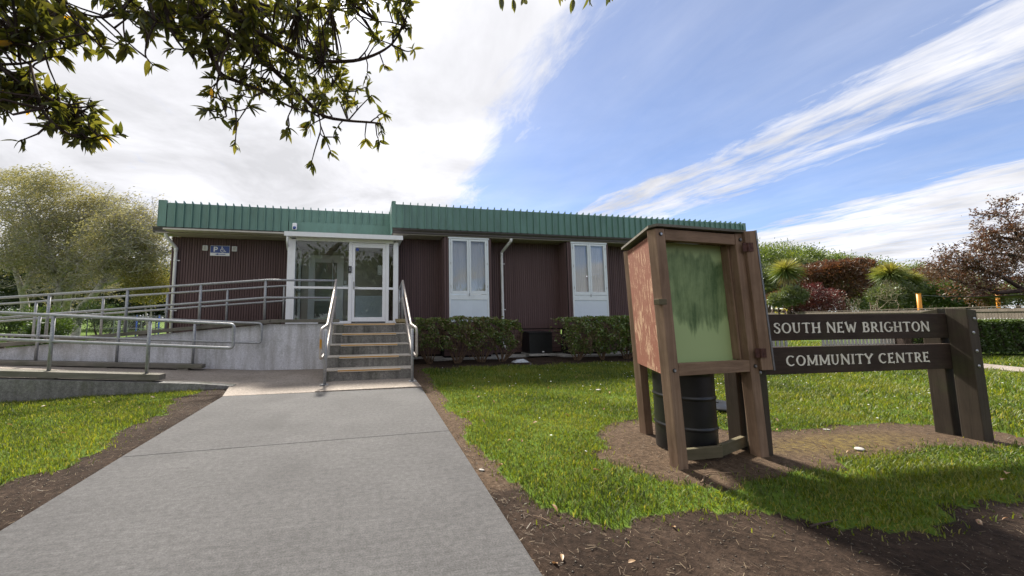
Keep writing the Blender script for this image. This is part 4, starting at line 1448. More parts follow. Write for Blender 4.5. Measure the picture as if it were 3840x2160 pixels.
# drum inside the kiosk, round lid on the lawn
DC = (2.775, 2.80, -0.03)
prof = [(.222, 0), (.232, .012), (.232, .03), (.232, .18), (.232, .205), (.232, .21)] + [(.232 + .008 * math.sin(math.pi * t_), .21 + .03 * t_) for t_ in (.25, .5, .75)] + [(.232, .24), (.232, .245), (.232, .27), (.232, .43), (.232, .455), (.232, .46)] + [(.232 + .008 * math.sin(math.pi * t_), .46 + .03 * t_) for t_ in (.25, .5, .75)] + [(.232, .49), (.232, .495), (.232, .52), (.232, .65), (.232, .675), (.238, .68), (.238, .695), (.228, .697), (.226, .675)]
drum = MB().lathe(prof, DC, 40).build('steel_drum', 'drum_black', None, True)
tag(drum, 'black steel drum standing inside the legs of the notice kiosk', 'drum')
MB().tube([(DC[0] + .12, DC[1], .647), (DC[0] + .12, DC[1], .661)], .03, 12).build('bung', 'bolt', drum)
lid = MB().lathe([(.30, 0), (.31, .015), (.29, .03), (.1, .045), (.0, .048)], (4.36, 3.93, -0.005), 28).build('manhole_lid', 'black_plastic', None, True)
tag(lid, 'round black lid lying flat on the lawn behind the kiosk', 'lid')
MB().tube([(4.36, 3.93, .042), (4.36, 3.93, .052)], .04, 10).build('knob', 'black_plastic', lid)

# ------------------------------------------------------------------ small fittings on the hall
sgn = thing('parking_sign', 'blue and white disabled parking sign with an arrow on the left wall', 'sign', (-4.1, YL, 2.88))
y_ = YL - .0185
MB().box(-4.343, -3.845, y_ - .006, y_ - .001, 2.885, 3.172).build('plate', 'sign_white', sgn)
MB().box(-4.336, -3.852, y_ - .0085, y_ - .0062, 2.968, 3.165).build('blue_field', 'sign_blue', sgn)
fl = Flat((-4.336, y_ - .0088, 2.968), (1, 0, 0), (0, 0, 1), (0, -1, 0), .001)
fl.stroke([(.095, .03), (.095, .172)], .032)
fl.stroke([(.095, .157)] + arc(.135, .1245, .036, .033, 90, -90, 10) + [(.095, .092)], .028)
fl.mb.build('letter', 'sign_white', sgn)
fl = Flat((-4.336, y_ - .0088, 2.968), (1, 0, 0), (0, 0, 1), (0, -1, 0), .001)
fl.poly(arc(.292, .164, .017, .017, 0, 360, 16)[:-1])
fl.stroke([(.290, .148), (.292, .085), (.352, .082), (.376, .032), (.398, .040)], .017)
fl.stroke([(.292, .118), (.338, .116)], .014)
fl.stroke(arc(.306, .072, .050, .050, 118, 335, 18), .014)
fl.mb.build('wheelchair_symbol', 'sign_white', sgn)
fl = Flat((-4.336, y_ - .0068, 2.892), (1, 0, 0), (0, 0, 1), (0, -1, 0), .001)
fl.stroke([(.20, .036), (.385, .036)], .016)
fl.poly([(.11, .036), (.20, .010), (.20, .062)])
fl.mb.build('arrow', 'sign_blue', sgn)
for x0, lab in ((-4.535, 'small white square wall light left of the parking sign'), (-3.785, 'small white square wall light right of the parking sign')):
    v_ = thing('wall_light', lab, 'light', (x0 + .065, YL, 3.02), 'square wall lights')
    MB().box(x0, x0 + .13, y_ - .03, y_ - .001, 3.022, 3.165).build('housing', 'white_pipe', v_, bevel=.008)
    for k in range(5):
        MB().box(x0 + .025, x0 + .105, y_ - .0345, y_ - .0305, 3.045 + k * .021, 3.056 + k * .021).build('louvre', 'soffit', v_)
al = thing('alarm_siren', 'white alarm siren with a dark blue dome on the green fascia', 'alarm', (-2.03, 10.53, 3.58))
MB().prism([(-2.095, 10.47), (-1.965, 10.47), (-1.965, 10.53), (-2.095, 10.53)], 3.585, 3.785).build('housing', 'sign_white', al, bevel=.03)
MB().lathe([(.045, 0), (.04, .015), (.022, .03), (.002, .034)], (0, 0, 0), 16).build('dome', 'sign_blue', al, True).matrix_basis = Matrix.Translation((-2.03, 10.469, 3.64)) @ Matrix.Rotation(math.radians(90), 4, 'X')
# black box cover against the base wall
bb = thing('black_cover', 'black box cover standing against the slatted base wall', 'box', (4.87, 9.9, .03))
MB().box(4.515, 5.225, 9.62, 10.16, .09, .665).build('body', 'black_plastic', bb, bevel=.012)
MB().prism([(4.495, 9.60), (5.245, 9.60), (5.245, 10.165), (4.495, 10.165)], .668, [.69, .69, .715, .715]).build('top', 'black_plastic', bb, bevel=.004)
MB().box(4.50, 5.24, 9.60, 10.165, .031, .088).build('plinth', 'slab_edge', bb)
MB().box(4.90, 4.96, 9.612, 9.619, .125, .155).build('label_plate', 'sign_white', bb)
# crumpled plastic on the bed
v, f = [], []
for i in range(9):
    for j in range(6):
        x = 3.62 + i * .055
        y = 8.62 + j * .04
        e = min(i, 8 - i, j * 1.4, (5 - j) * 1.4)
        v.append((x + random.uniform(-.02, .02), y + random.uniform(-.015, .015), -.012 + min(.07, .035 * e) * random.uniform(.4, 1.2)))
f = [(i * 6 + j, (i + 1) * 6 + j, (i + 1) * 6 + j + 1, i * 6 + j + 1) for i in range(8) for j in range(5)]
tag(MB().raw(v, f).build('plastic_sheet', 'plastic_bag', None), 'crumpled grey plastic on the soil below the downpipe', 'litter')

# ------------------------------------------------------------------ plants
def atD(u, v, D):
    return CAMP + ray(u, v) * D


def gp_(u, D):
    p = atD(u, 1185, D)
    return np.array([p[0], p[1], 0.0])


def grow(base, d0, L0, r0, depth, spread=0.6, wind=(0, 0, 0), ratio=0.74, kids=(2, 3), bend=0.25, rng=None, up=0.1):
    """recursive limbs: list of (points, radii), list of tips (pos, dir, level)"""
    rng = rng or RNG
    segs, tips = [], []
    wind = np.array(wind, float)

    def rec(p, d, L, r, lev):
        n = 4
        pts, rad = [p], [r]
        for i in range(n):
            d = unit(d + rng.normal(size=3) * bend / 2 + wind * (0.06 + .05 * (depth - lev)) + np.array([0, 0, up]) * .2)
            p = p + d * L / n
            pts.append(p)
            rad.append(r * (1 - .42 * (i + 1) / n))
            if lev <= 1:
                tips.append((p, d, lev))
        segs.append((pts, rad, lev))
        if lev == 0:
            return
        for k in range(rng.integers(kids[0], kids[1] + 1)):
            a = unit(d + rng.normal(size=3) * spread)
            q = pts[-1] if k == 0 else pts[rng.integers(2, n + 1)]
            rec(q, a, L * ratio * rng.uniform(.75, 1.2), rad[-1] * rng.uniform(.62, .85), lev - 1)
    rec(np.array(base, float), unit(np.array(d0, float)), L0, r0, depth)
    return segs, tips


def limbs(segs, name, mat, parent, nmin=4, rmin=0.006):
    m = MB()
    for pts, rad, lev in segs:
        m.tube([tuple(p) for p in pts], [max(r, rmin) for r in rad], max(nmin, min(9, 4 + lev)), False)
    return m.build(name, mat, parent, True)


def spray(tips, per, sig, L, W, mat, parent, wind=(0, 0, 0), name='crown', tint_off=0.0, droop=0.0):
    P0 = np.array([t_[0] for t_ in tips])
    D0 = np.array([t_[1] for t_ in tips])
    n = len(P0)
    ct = RNG.uniform(0, .75, n)
    i = np.repeat(np.arange(n), per)
    C = P0[i] + RNG.normal(size=(len(i), 3)) * sig + np.array(wind) * RNG.uniform(0, 1, (len(i), 1)) * sig * 2.2
    dr = D0[i] * .5 + np.array(wind) + np.array([0, 0, -droop])
    tn = ct[i] + RNG.uniform(0, .3, len(i)) + tint_off
    return leaf_cloud(name, C, L, W, mat, parent, dirs=dr, tint=tn)


def blob_crown(blobs, n, L, W, mat, parent, name='crown', clump=0.16, shell=0.55, per=26, tmax=1.0, flat=1.0):
    """leaf clumps on the shells of ellipsoids: blobs = [(cx,cy,cz,rx,ry,rz)]"""
    vol = np.array([b[3] * b[4] + b[4] * b[5] + b[3] * b[5] for b in blobs])
    Cs, Ts, Ds = [], [], []
    for b, k in zip(blobs, (vol / vol.sum() * n / per).astype(int) + 1):
        d = unit(RNG.normal(size=(k, 3)))
        rr = 1 - shell * RNG.uniform(0, 1, (k, 1)) ** 2.2
        rr *= 1 + .10 * np.sin(d[:, :1] * 7 + b[0]) * np.cos(d[:, 2:] * 6 + b[1])
        c = np.array(b[:3]) + d * rr * np.array(b[3:6])
        i = np.repeat(np.arange(k), per)
        s_ = clump * (b[3] * b[4] * b[5]) ** (1 / 3)
        Cs.append(c[i] + RNG.normal(size=(len(i), 3)) * s_ * np.array([1, 1, flat]))
        Ds.append(d[i] + np.array([0, 0, .35]))
        Ts.append((RNG.uniform(0, .8, k)[i] + RNG.uniform(0, .3, len(i))) * tmax)
    C = np.concatenate(Cs)
    C[:, 2] = np.maximum(C[:, 2], 0.03)
    return leaf_cloud(name, C, L, W, mat, parent, dirs=np.concatenate(Ds), tint=np.concatenate(Ts))


def px_blobs(lst, D, depth_ratio=0.8):
    o = []
    for u, v, ru, rv in lst:
        p = atD(u, v, D)
        o.append((p[0], p[1], max(p[2], .1), ru * D / FPX, ru * D / FPX * depth_ratio, rv * D / FPX))
    return o


def blob_tree(name, label, cat, base_u, D, lst, n, L, W, mat, bark='bark_brown', trunk_r=.12, group=None, clump=.16, shell=.55, per=26, depth_ratio=.8, flat=1.0):
    b = gp_(base_u, D)
    t_ = thing(name, label, cat, tuple(b), group)
    bl = px_blobs(lst, D, depth_ratio)
    m = MB()
    for (cx, cy, cz, rx, ry, rz) in bl:
        mid_ = (b + np.array([cx, cy, cz])) / 2 + RNG.normal(size=3) * rx * .12
        m.tube([tuple(b - np.array([0, 0, .1])), tuple(mid_ * np.array([1, 1, .9])), (cx, cy, cz), (cx + rx * .3, cy, cz + rz * .7)], [trunk_r, trunk_r * .75, trunk_r * .45, trunk_r * .12], 6, False)
    m.build('trunk', bark, t_, True)
    blob_crown(bl, n, L, W, mat, t_, clump=clump, shell=shell, per=per, flat=flat)
    return t_


# wind-shaped trees left of the hall
def c8(l):
    return [(x * .4969, 560 + y * .4969) for x, y in l]


WT = [('left-most wind-swept tree with a forked pale trunk beside the ramp', 26,
       [([(192, 1240), (190, 1170), (165, 1060), (120, 930), (60, 840), (40, 700)], .26, .06), ([(165, 1060), (200, 1040), (240, 960), (225, 860), (215, 760), (155, 735), (185, 600), (170, 480)], .20, .04), ([(215, 760), (120, 690), (100, 560), (40, 420)], .10, .03), ([(120, 930), (30, 900), (-60, 860)], .1, .03)],
       [(10, 705, 90, 70), (70, 720, 70, 75), (0, 850, 110, 70), (90, 870, 60, 60), (-90, 760, 90, 110), (20, 980, 90, 45)]),
      ('second wind-swept tree with a straight pale trunk left of the hall', 24.5,
       [([(425, 1250), (430, 1200), (440, 1090), (440, 1030), (395, 930), (330, 880), (240, 870)], .22, .05), ([(440, 1030), (480, 930), (560, 880), (650, 800)], .12, .03), ([(395, 930), (390, 780), (300, 640), (290, 540), (220, 420)], .12, .03)],
       [(165, 745, 80, 75), (130, 690, 80, 55), (200, 860, 85, 60), (140, 950, 70, 50), (230, 1000, 60, 35)]),
      ('third wind-swept tree in the clump, its pale trunk dark at the foot', 27,
       [([(495, 1260), (500, 1210), (515, 1090), (545, 950), (570, 850), (560, 680), (600, 600), (640, 500)], .27, .05), ([(545, 950), (600, 1000), (680, 950), (720, 860)], .10, .03), ([(560, 680), (620, 660), (690, 600), (760, 560)], .10, .03), ([(515, 1090), (580, 1050), (560, 960), (520, 900)], .12, .03)],
       [(270, 760, 85, 70), (330, 790, 75, 60), (260, 870, 80, 60), (330, 900, 80, 60), (380, 780, 60, 50)]),
      ('right-most wind-swept tree leaning steeply towards the hall corner', 23.5,
       [([(580, 1250), (600, 1200), (700, 1110), (760, 1030), (800, 950), (825, 840), (880, 740), (850, 680), (790, 610)], .24, .05), ([(760, 1030), (890, 985), (960, 920), (1080, 845), (1180, 800), (1270, 760)], .14, .02), ([(880, 740), (960, 700), (1040, 650), (1120, 610)], .10, .02), ([(825, 840), (740, 810), (640, 820)], .09, .02), ([(880, 740), (870, 660), (850, 600), (840, 540)], .08, .02)],
       [(430, 850, 75, 55), (480, 910, 70, 50), (400, 930, 80, 50), (530, 960, 60, 50), (560, 1000, 55, 40), (450, 1010, 70, 35)])]
for lab, D, lm_, bl in WT:
    b = gp_(c8(lm_[0][0])[0][0], D)
    t_ = thing('wind_swept_tree', lab, 'tree', tuple(b), 'wind-swept trees beside the ramp')
    m = MB()
    tips = []
    for k, (pl, r0, r1) in enumerate(lm_):
        pts_ = [atD(u, v, D + .5 * math.sin(i * 1.9 + k * 2)) for i, (u, v) in enumerate(c8(pl))]
        if k == 0:
            pts_[0][2] = -.1
        pts_ = rounded([tuple(p) for p in pts_], .5, 3)
        m.tube([tuple(p) for p in pts_], list(np.linspace(r0, r1, len(pts_))), 8, False)
        ns = len(pts_)
        for i in range(ns // 3, ns):
            for _ in range(2):
                s2, t2 = grow(np.array(pts_[i]), RNG.normal(size=3) * .8 + np.array([.5, 0, .5]), 1.15, .045, 3, spread=.6, ratio=.75, kids=(2, 3), bend=.45, wind=(.6, 0, .1), up=.2)
                for pts2, rad2, lev in s2:
                    m.tube([tuple(p) for p in pts2], [max(r, .008) for r in rad2], 4, False)
                tips += t2
    m.build('trunk', 'bark_grey', t_, True)
    Cs = [np.array([t3[0] for t3 in tips])[RNG.integers(0, len(tips), 8000)] + RNG.normal(size=(8000, 3)) * .20]
    Tn = [RNG.uniform(0, .9, 8000)]
    for (cx, cy, cz, rx, ry, rz) in px_blobs(bl, D, .7):
        k = 62
        dv = unit(RNG.normal(size=(k, 3)) + np.array([.2, 0, .35]))
        c_ = np.array([cx, cy, cz]) + dv * (1 - .5 * RNG.uniform(0, 1, (k, 1)) ** 2) * np.array([rx, ry, rz])
        i = np.repeat(np.arange(k), 36)
        ln = RNG.normal(size=(len(i), 1)) * .62
        Cs.append(c_[i] + ln * unit(np.array([.95, .1, .30])) + RNG.normal(size=(len(i), 3)) * np.array([.18, .2, .13]))
        Tn.append(RNG.uniform(0, .75, k)[i] + RNG.uniform(0, .3, len(i)))
    C = np.concatenate(Cs)
    leaf_cloud('crown', C, .17, .05, 'leaf_wind', t_, dirs=np.tile(np.array([.9, 0, .35]), (len(C), 1)), tint=np.concatenate(Tn))
far_left = (-40, 24)
blob_tree('dark_evergreen', 'dark evergreen mass behind the trunks of the wind-swept trees', 'tree', 150, 40, [(-60, 1080, 170, 120), (120, 1070, 150, 110), (280, 1090, 150, 95)], 16000, .5, .16, 'leaf_dark', 'bark_dark', .25, 'dark evergreens left of the hall')
blob_tree('dark_evergreen', 'dark evergreen showing just left of the hall corner', 'tree', 500, 38, [(430, 1100, 120, 95), (560, 1090, 110, 115), (640, 1110, 90, 90)], 13000, .45, .15, 'leaf_dark', 'bark_dark', .25, 'dark evergreens left of the hall')
blob_tree('golden_shrub', 'rounded pale golden shrub against the left hall corner', 'shrub', 560, 23, [(520, 1050, 55, 40), (580, 1060, 50, 42), (560, 1100, 60, 40)], 9000, .13, .045, 'leaf_gold', 'bark_grey', .06, per=18)
blob_tree('low_bush', 'low green bush at the left frame edge behind the handrails', 'shrub', 40, 16, [(20, 1215, 110, 45), (140, 1195, 80, 40)], 8000, .11, .04, 'leaf_bush', 'bark_brown', .05, 'low bushes behind the ramp')
blob_tree('low_bush', 'bright green low bush below the wind-swept trunks', 'shrub', 220, 15, [(200, 1225, 60, 36), (160, 1250, 60, 40)], 6000, .10, .04, 'leaf_bush', 'bark_brown', .05, 'low bushes behind the ramp')
blob_tree('low_bush', 'loose leafy bush beside the wire fence', 'shrub', 380, 18, [(350, 1180, 60, 45), (420, 1200, 50, 50)], 5000, .10, .035, 'leaf_bush', 'bark_brown', .05, 'low bushes behind the ramp', per=14)

# wire mesh fence with two blue posts, left of the hall
wf = thing('wire_fence', 'galvanised wire mesh fence seen past the left hall corner', 'fence', tuple(gp_(500, 17)), None)
pa, pb = gp_(330, 17.5), gp_(640, 16.5)
for k in range(7):
    p = pa + (pb - pa) * k / 6
    MB().tube([tuple(p - np.array([0, 0, .1])), tuple(p + np.array([0, 0, 1.25]))], .022, 6).build('post', 'wire', wf)
for z in (.12, .68, 1.24):
    MB().tube([tuple(pa + np.array([0, 0, z])), tuple(pb + np.array([0, 0, z]))], .015, 5).build('rail', 'wire', wf)
m = MB()
L_ = np.linalg.norm(pb - pa)
n = int(L_ / .11)
for k in range(-10, n):
    for sgn_ in (1, -1):
        a_, b_ = (k, k + 10) if sgn_ > 0 else (k + 10, k)
        if min(a_, b_) < 0 or max(a_, b_) > n:
            continue
        m.tube([tuple(pa + (pb - pa) * a_ / n + np.array([0, 0, .12])), tuple(pa + (pb - pa) * b_ / n + np.array([0, .004 * sgn_, 1.24]))], .004, 3, False)
tag(m.build('mesh_wire', 'wire', wf), kind='stuff')
for u, lab in ((514, 'blue pole behind the wire fence, the one nearer the trees'), (598, 'blue pole behind the wire fence, the one nearer the hall')):
    p = gp_(u, 18.5)
    bp_ = thing('blue_pole', lab, 'pole', tuple(p), 'blue poles behind the wire fence')
    MB().tube([tuple(p - np.array([0, 0, .1])), tuple(p + np.array([0, 0, 1.30]))], .035, 8).build('pole', 'blue_post', bp_, True)
    MB().tube([tuple(p + np.array([0, 0, 1.30])), tuple(p + np.array([0, 0, 1.33]))], .045, 8).build('cap', 'wire', bp_)

# right-hand background -------------------------------------------------
belt = [(2740, 905, 95), (2840, 918, 90), (2925, 916, 80), (3010, 928, 80), (3085, 945, 75), (3160, 958, 80), (3245, 972, 85), (3330, 985, 85), (3430, 998, 85), (3560, 1010, 100)]
words = ['tallest evergreen rising directly behind the kiosk roof', 'broad evergreen top just right of the open kiosk door', 'rounded evergreen behind the yellow-green cabbage tree', 'evergreen with a notched crown above the cabbage tree', 'sloping evergreen where the tree belt starts to drop', 'pale green evergreen above the copper trees', 'lower evergreen above the bare branches', 'evergreen top left of the twin cabbage tree', 'evergreen top right of the twin cabbage tree', 'low far evergreen behind the russet tree']
for k, ((u, v, r), w_) in enumerate(zip(belt, words)):
    D = 78 + 3 * ((k * 7) % 5)
    h_ = 1185 - v
    blob_tree('belt_tree', w_, 'tree', u, D, [(u, v + 45, r * .9, 44), (u - r * .5, v + 80, r * .8, 55), (u + r * .5, v + 85, r * .8, 55), (u, v + 130, r * 1.1, 70)], 15000, .48, .19, 'leaf_pine', 'bark_dark', .35, 'evergreen belt on the skyline', clump=.17, per=30)
blob_tree('olive_tree', 'grey-green leafy tree between the kiosk door and the cabbage tree', 'tree', 2880, 46, [(2870, 1030, 50, 50), (2900, 1070, 52, 48), (2860, 1090, 60, 45), (2935, 1085, 30, 30)], 9000, .32, .12, 'leaf_olive', 'bark_brown', .18)
blob_tree('olive_tree', 'pale olive tree crown above and right of the cabbage tree', 'tree', 2990, 60, [(2985, 992, 50, 26), (3030, 1000, 45, 26), (2960, 1020, 40, 30)], 5000, .42, .15, 'leaf_olive', 'bark_brown', .2)
blob_tree('copper_tree', 'copper-brown tree right behind the cabbage tree', 'tree', 3040, 45, [(3020, 1035, 55, 42), (3080, 1025, 55, 45), (3040, 1080, 65, 50)], 9000, .30, .11, 'leaf_copper', 'bark_brown', .16, 'copper-leaved trees', flat=.6)
blob_tree('copper_tree', 'copper-brown tree behind the bare branches', 'tree', 3180, 43, [(3140, 1015, 55, 38), (3195, 1010, 55, 40), (3170, 1060, 75, 60)], 10000, .30, .11, 'leaf_copper', 'bark_brown', .16, 'copper-leaved trees', flat=.6)
blob_tree('copper_tree', 'copper-brown tree left of the twin cabbage tree', 'tree', 3275, 45, [(3260, 1015, 45, 36), (3285, 1055, 50, 55)], 6500, .30, .11, 'leaf_copper', 'bark_brown', .16, 'copper-leaved trees', flat=.6)
blob_tree('maroon_maple', 'dense dark maroon bush rising over the paling fence', 'shrub', 3045, 36, [(3045, 1090, 48, 26), (3010, 1125, 55, 32), (3090, 1120, 55, 36), (3050, 1150, 95, 30), (2960, 1152, 35, 14)], 13000, .17, .06, 'leaf_maroon', 'bark_brown', .12, flat=.7)
blob_tree('brown_tree', 'thin brown twiggy tree between the twin cabbage tree and russet tree', 'tree', 3500, 48, [(3460, 1035, 55, 35), (3530, 1040, 60, 38), (3600, 1055, 60, 40)], 7000, .30, .07, 'leaf_russet', 'bark_brown', .18, per=14)
blob_tree('fence_shrub', 'dark green shrub behind the fence beside the first orange pole', 'shrub', 3400, 40, [(3360, 1110, 60, 40), (3440, 1105, 50, 42)], 7000, .3, .11, 'leaf_dark', 'bark_dark', .12, 'shrubs behind the paling fence')
blob_tree('fence_shrub', 'deep green shrub between the two orange poles', 'shrub', 3580, 34, [(3540, 1105, 60, 45), (3640, 1110, 60, 45)], 8000, .26, .10, 'leaf_bush', 'bark_dark', .12, 'shrubs behind the paling fence')
blob_tree('fence_shrub', 'brown-green shrub right of the second orange pole', 'shrub', 3800, 32, [(3730, 1105, 50, 42), (3830, 1100, 70, 48), (3930, 1100, 70, 50)], 8000, .25, .09, 'leaf_olive', 'bark_dark', .12, 'shrubs behind the paling fence')
blob_tree('fence_shrub', 'reddish low shrub below the cabbage tree trunk', 'shrub', 2930, 38, [(2920, 1120, 45, 22), (2960, 1105, 35, 25)], 5000, .2, .08, 'leaf_copper', 'bark_dark', .1, 'shrubs behind the paling fence')


blob_tree('fence_shrub', 'olive shrub hiding the foot of the round cabbage tree', 'shrub', 2985, 35, [(2975, 1108, 42, 34), (2925, 1125, 36, 26)], 7000, .2, .08, 'leaf_olive', 'bark_dark', .1, 'shrubs behind the paling fence')
blob_tree('fence_shrub', 'brown-green shrub hiding the foot of the twin cabbage tree', 'shrub', 3345, 35, [(3320, 1112, 50, 38), (3390, 1108, 46, 38)], 8000, .2, .08, 'leaf_olive', 'bark_dark', .1, 'shrubs behind the paling fence')


def cabbage(label, D, heads, base_u, group):
    b = gp_(base_u, D)
    t_ = thing('cabbage_tree', label, 'tree', tuple(b), group)
    m = MB()
    C, Dr, T = [], [], []
    for u, v, r in heads:
        c = atD(u, v, D)
        m.tube([tuple(b - np.array([0, 0, .1])), tuple((b + c) / 2 + np.array([(c - b)[0] * .1, 0, 0])), tuple(c)], [.22, .17, .14], 7, False)
        R_m = r * D / FPX
        n_ = 700
        d_ = unit(RNG.normal(size=(n_, 3)) + np.array([0, 0, .15]))
        Ln = R_m * RNG.uniform(.75, 1.12, n_)
        C.append((c, d_, Ln))
    m.build('trunk', 'bark_brown', t_, True)
    V, Q, tn = [], [], []
    for c, d_, Ln in C:
        for dd_, l in zip(d_, Ln):
            s_ = unit(np.cross(dd_, RNG.normal(size=3))) * .035
            mid_ = c + dd_ * l * .55
            tip = c + dd_ * l + np.array([0, 0, -.16 * l])
            k = len(V)
            V += [c + dd_ * .1 - s_ * .6, c + dd_ * .1 + s_ * .6, mid_ + s_, mid_ - s_, tip]
            Q += [(k, k + 1, k + 2, k + 3), (k + 3, k + 2, k + 4, k + 4)]
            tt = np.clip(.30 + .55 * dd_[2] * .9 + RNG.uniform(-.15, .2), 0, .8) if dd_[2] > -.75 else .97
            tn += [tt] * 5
    qs = [q for q in Q if q[2] != q[3]]
    ts = [q[:3] for q in Q if q[2] == q[3]]
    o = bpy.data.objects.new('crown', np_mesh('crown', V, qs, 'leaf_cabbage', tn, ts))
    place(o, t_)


cabbage('round-headed cabbage tree glowing yellow-green behind the kiosk door', 36, [(2947, 1016, 58)], 2958, 'cabbage trees')
cabbage('two-headed cabbage tree beyond the top of the sign', 36, [(3338, 1028, 60), (3408, 1052, 46)], 3345, 'cabbage trees')

b = gp_(3215, 31)
bt = thing('bare_tree', 'bare branching small tree with pale twigs beyond the sign', 'tree', tuple(b))
segs, tips = grow(b, (0, 0, 1), 1.55, .10, 6, spread=.80, ratio=.80, kids=(2, 3), bend=.35, rng=np.random.default_rng(3), up=.30)
limbs(segs, 'trunk', 'twig_pale', bt, 3, .009)
sel = [tips[i] for i in RNG.choice(len(tips), min(900, len(tips)), replace=False)]
spray(sel, 1, .03, .05, .03, 'leaf_olive', bt, name='buds')
b = gp_(2890, 27)
yt = thing('yellow_shrub', 'thin shrub with bright yellow leaf tips beside the kiosk door', 'shrub', tuple(b))
segs, tips = grow(b, (.1, 0, 1), .75, .03, 3, spread=.55, ratio=.7, kids=(2, 3), bend=.3, rng=np.random.default_rng(8))
limbs(segs, 'trunk', 'twig_pale', yt, 3, .008)
spray(tips[::5], 7, .05, .09, .06, 'leaf_yellow', yt)

# russet tree at the right edge
b = gp_(3990, 25)
rt = thing('russet_tree', 'wide russet-leaved tree spreading in from the right edge', 'tree', tuple(b))
main = [[(3990, 1185), (3960, 1100), (3840, 1088), (3740, 1098), (3680, 1080), (3610, 1060), (3560, 1045)],
        [(3960, 1100), (3900, 980), (3830, 900), (3790, 840), (3770, 810)],
        [(3900, 980), (3820, 960), (3740, 950), (3660, 960), (3590, 985)],
        [(3840, 1088), (3760, 1040), (3680, 1010), (3600, 1000), (3520, 1010)],
        [(3980, 1050), (3940, 920), (3900, 840), (3880, 800)], [(3830, 900), (3750, 890), (3680, 905)]]
m = MB()
tips = []
for k, pl in enumerate(main):
    pts_ = [atD(u, v, 25 + .6 * math.sin(i * 1.7 + k)) for i, (u, v) in enumerate(pl)]
    r0 = .24 if k == 0 else .13
    m.tube([tuple(p) for p in pts_], list(np.linspace(r0, .03, len(pts_))), 7, False)
    for i in range(1, len(pts_)):
        for _ in range(5):
            q = pts_[i - 1] + (pts_[i] - pts_[i - 1]) * RNG.uniform()
            s2, t2 = grow(q, RNG.normal(size=3) + np.array([-.25, 0, .45]), .75, .03, 2, spread=.7, ratio=.75, kids=(2, 3), bend=.4)
            for pts2, rad2, lev in s2:
                m.tube([tuple(p) for p in pts2], [max(r, .008) for r in rad2], 4, False)
            tips += t2
m.build('trunk', 'bark_dark', rt, True)
spray(tips, 4, .16, .18, .07, 'leaf_russet', rt)

# house, sail, poles, fences beyond the lawn
hs = thing('far_house', 'low house with a pale roof beyond the fence by the kiosk door', 'house', tuple(gp_(2890, 50)))
c0 = gp_(2885, 50)
ex = np.array([R2[0], R2[1], 0]) / np.linalg.norm(R2[:2])
ey = np.array([-ex[1], ex[0], 0])


def hbox(x0, x1, y0, y1, z0, z1, nm, mt, par, top=None):
    c_ = [c0 + ex * x + ey * y for x, y in ((x0, y0), (x1, y0), (x1, y1), (x0, y1))]
    return MB().prism([(p[0], p[1]) for p in c_], z0, top or z1).build(nm, mt, par)


hbox(-5.5, 1.2, 0, 6, 0, 1.9, 'wall', 'bark_brown', hs)
rf_ = hbox(-6, 2.3, -.5, 6.5, 1.95, 2.1, 'roof', 'house_roof', hs, [2.05, 2.0, 2.9, 3.0])
for k in range(6):
    hbox(-2.2 + k * .34, -2.05 + k * .34, -.75, -.7, 2.2, 4.05, 'paling', 'picket_wood', hs)
for u, D, zt, lab in ((3452, 24, 1102, 'orange pole left of the dark shade sail'), (3746, 30, 1085, 'orange pole partly hidden behind the shade sail')):
    p = gp_(u, D)
    tp = atD(u - 8, zt, D)
    pl = thing('sail_pole', lab, 'pole', tuple(p), 'orange shade sail poles')
    MB().tube([tuple(p - np.array([0, 0, .1])), (tp[0], tp[1], tp[2])], .105, 10).build('pole', 'yellow_pole', pl, True)
    MB().tube([(tp[0], tp[1], tp[2]), (tp[0], tp[1], tp[2] + .03)], .115, 10).build('cap', 'yellow_pole', pl)
sl = thing('shade_sail', 'dark purple shade sail stretched from the orange pole to the right', 'shade sail', tuple(gp_(3700, 24)))
pa, pb, pc = atD(3540, 1112, 24), atD(3990, 1092, 21), atD(3960, 1108, 30)
v, f = [], []
N_ = 14
for i in range(N_ + 1):
    for j in range(N_ + 1):
        s_, t2 = i / N_, j / N_
        q = pa * (1 - s_) + (pb * (1 - t2) + pc * t2) * s_
        q = q + np.array([0, 0, -.35 * s_ * (1 - s_) - .5 * s_ * t2 * (1 - t2)])
        v.append(tuple(q))
f = [(i * (N_ + 1) + j, (i + 1) * (N_ + 1) + j, (i + 1) * (N_ + 1) + j + 1, i * (N_ + 1) + j + 1) for i in range(N_) for j in range(N_)]
so = MB().raw(v, f).build('canopy', 'sail', sl, True)
so.modifiers.new('thick', 'SOLIDIFY').thickness = .03
MB().tube([tuple(atD(3452, 1107, 24)), tuple(atD(3545, 1112, 24))], .012, 5).build('cable', 'wire', sl)

fe = thing('paling_fence', 'weathered brown paling fence with a capping rail across the back lawn', 'fence', tuple(gp_(3400, 19)))
fa, fb = gp_(4020, 12.2), gp_(2860, 45)
L_ = np.linalg.norm(fb - fa)
n = min(290, int(L_ / .155))
fd = (fb - fa) / L_
ang = math.atan2(fd[1], fd[0])
pm = MB().prism([(-.066, -.009), (.066, -.009), (.066, .009), (-.066, .009)], 0, 1.0).mesh('paling', 'paling_wood')
for k in range(n):
    p = fa + (fb - fa) * (k + .5) / n
    hgt = 1.40 + .03 * math.sin(k * 1.7) + random.uniform(-.012, .012)
    o = inst('paling', pm, fe, (p[0], p[1], -.03), rotz=ang, scale=(1.08 * L_ / n / .155, 1, hgt + .03))
off = np.array([fd[1], -fd[0], 0])
if off @ (fa * -1) < 0:
    off = -off
for z, th in ((1.30, .10), (.35, .09)):
    MB().bar(tuple(fa + off * .03 + np.array([0, 0, z])), tuple(fb + off * .03 + np.array([0, 0, z])), .04, th).build('rail', 'paling_wood', fe)
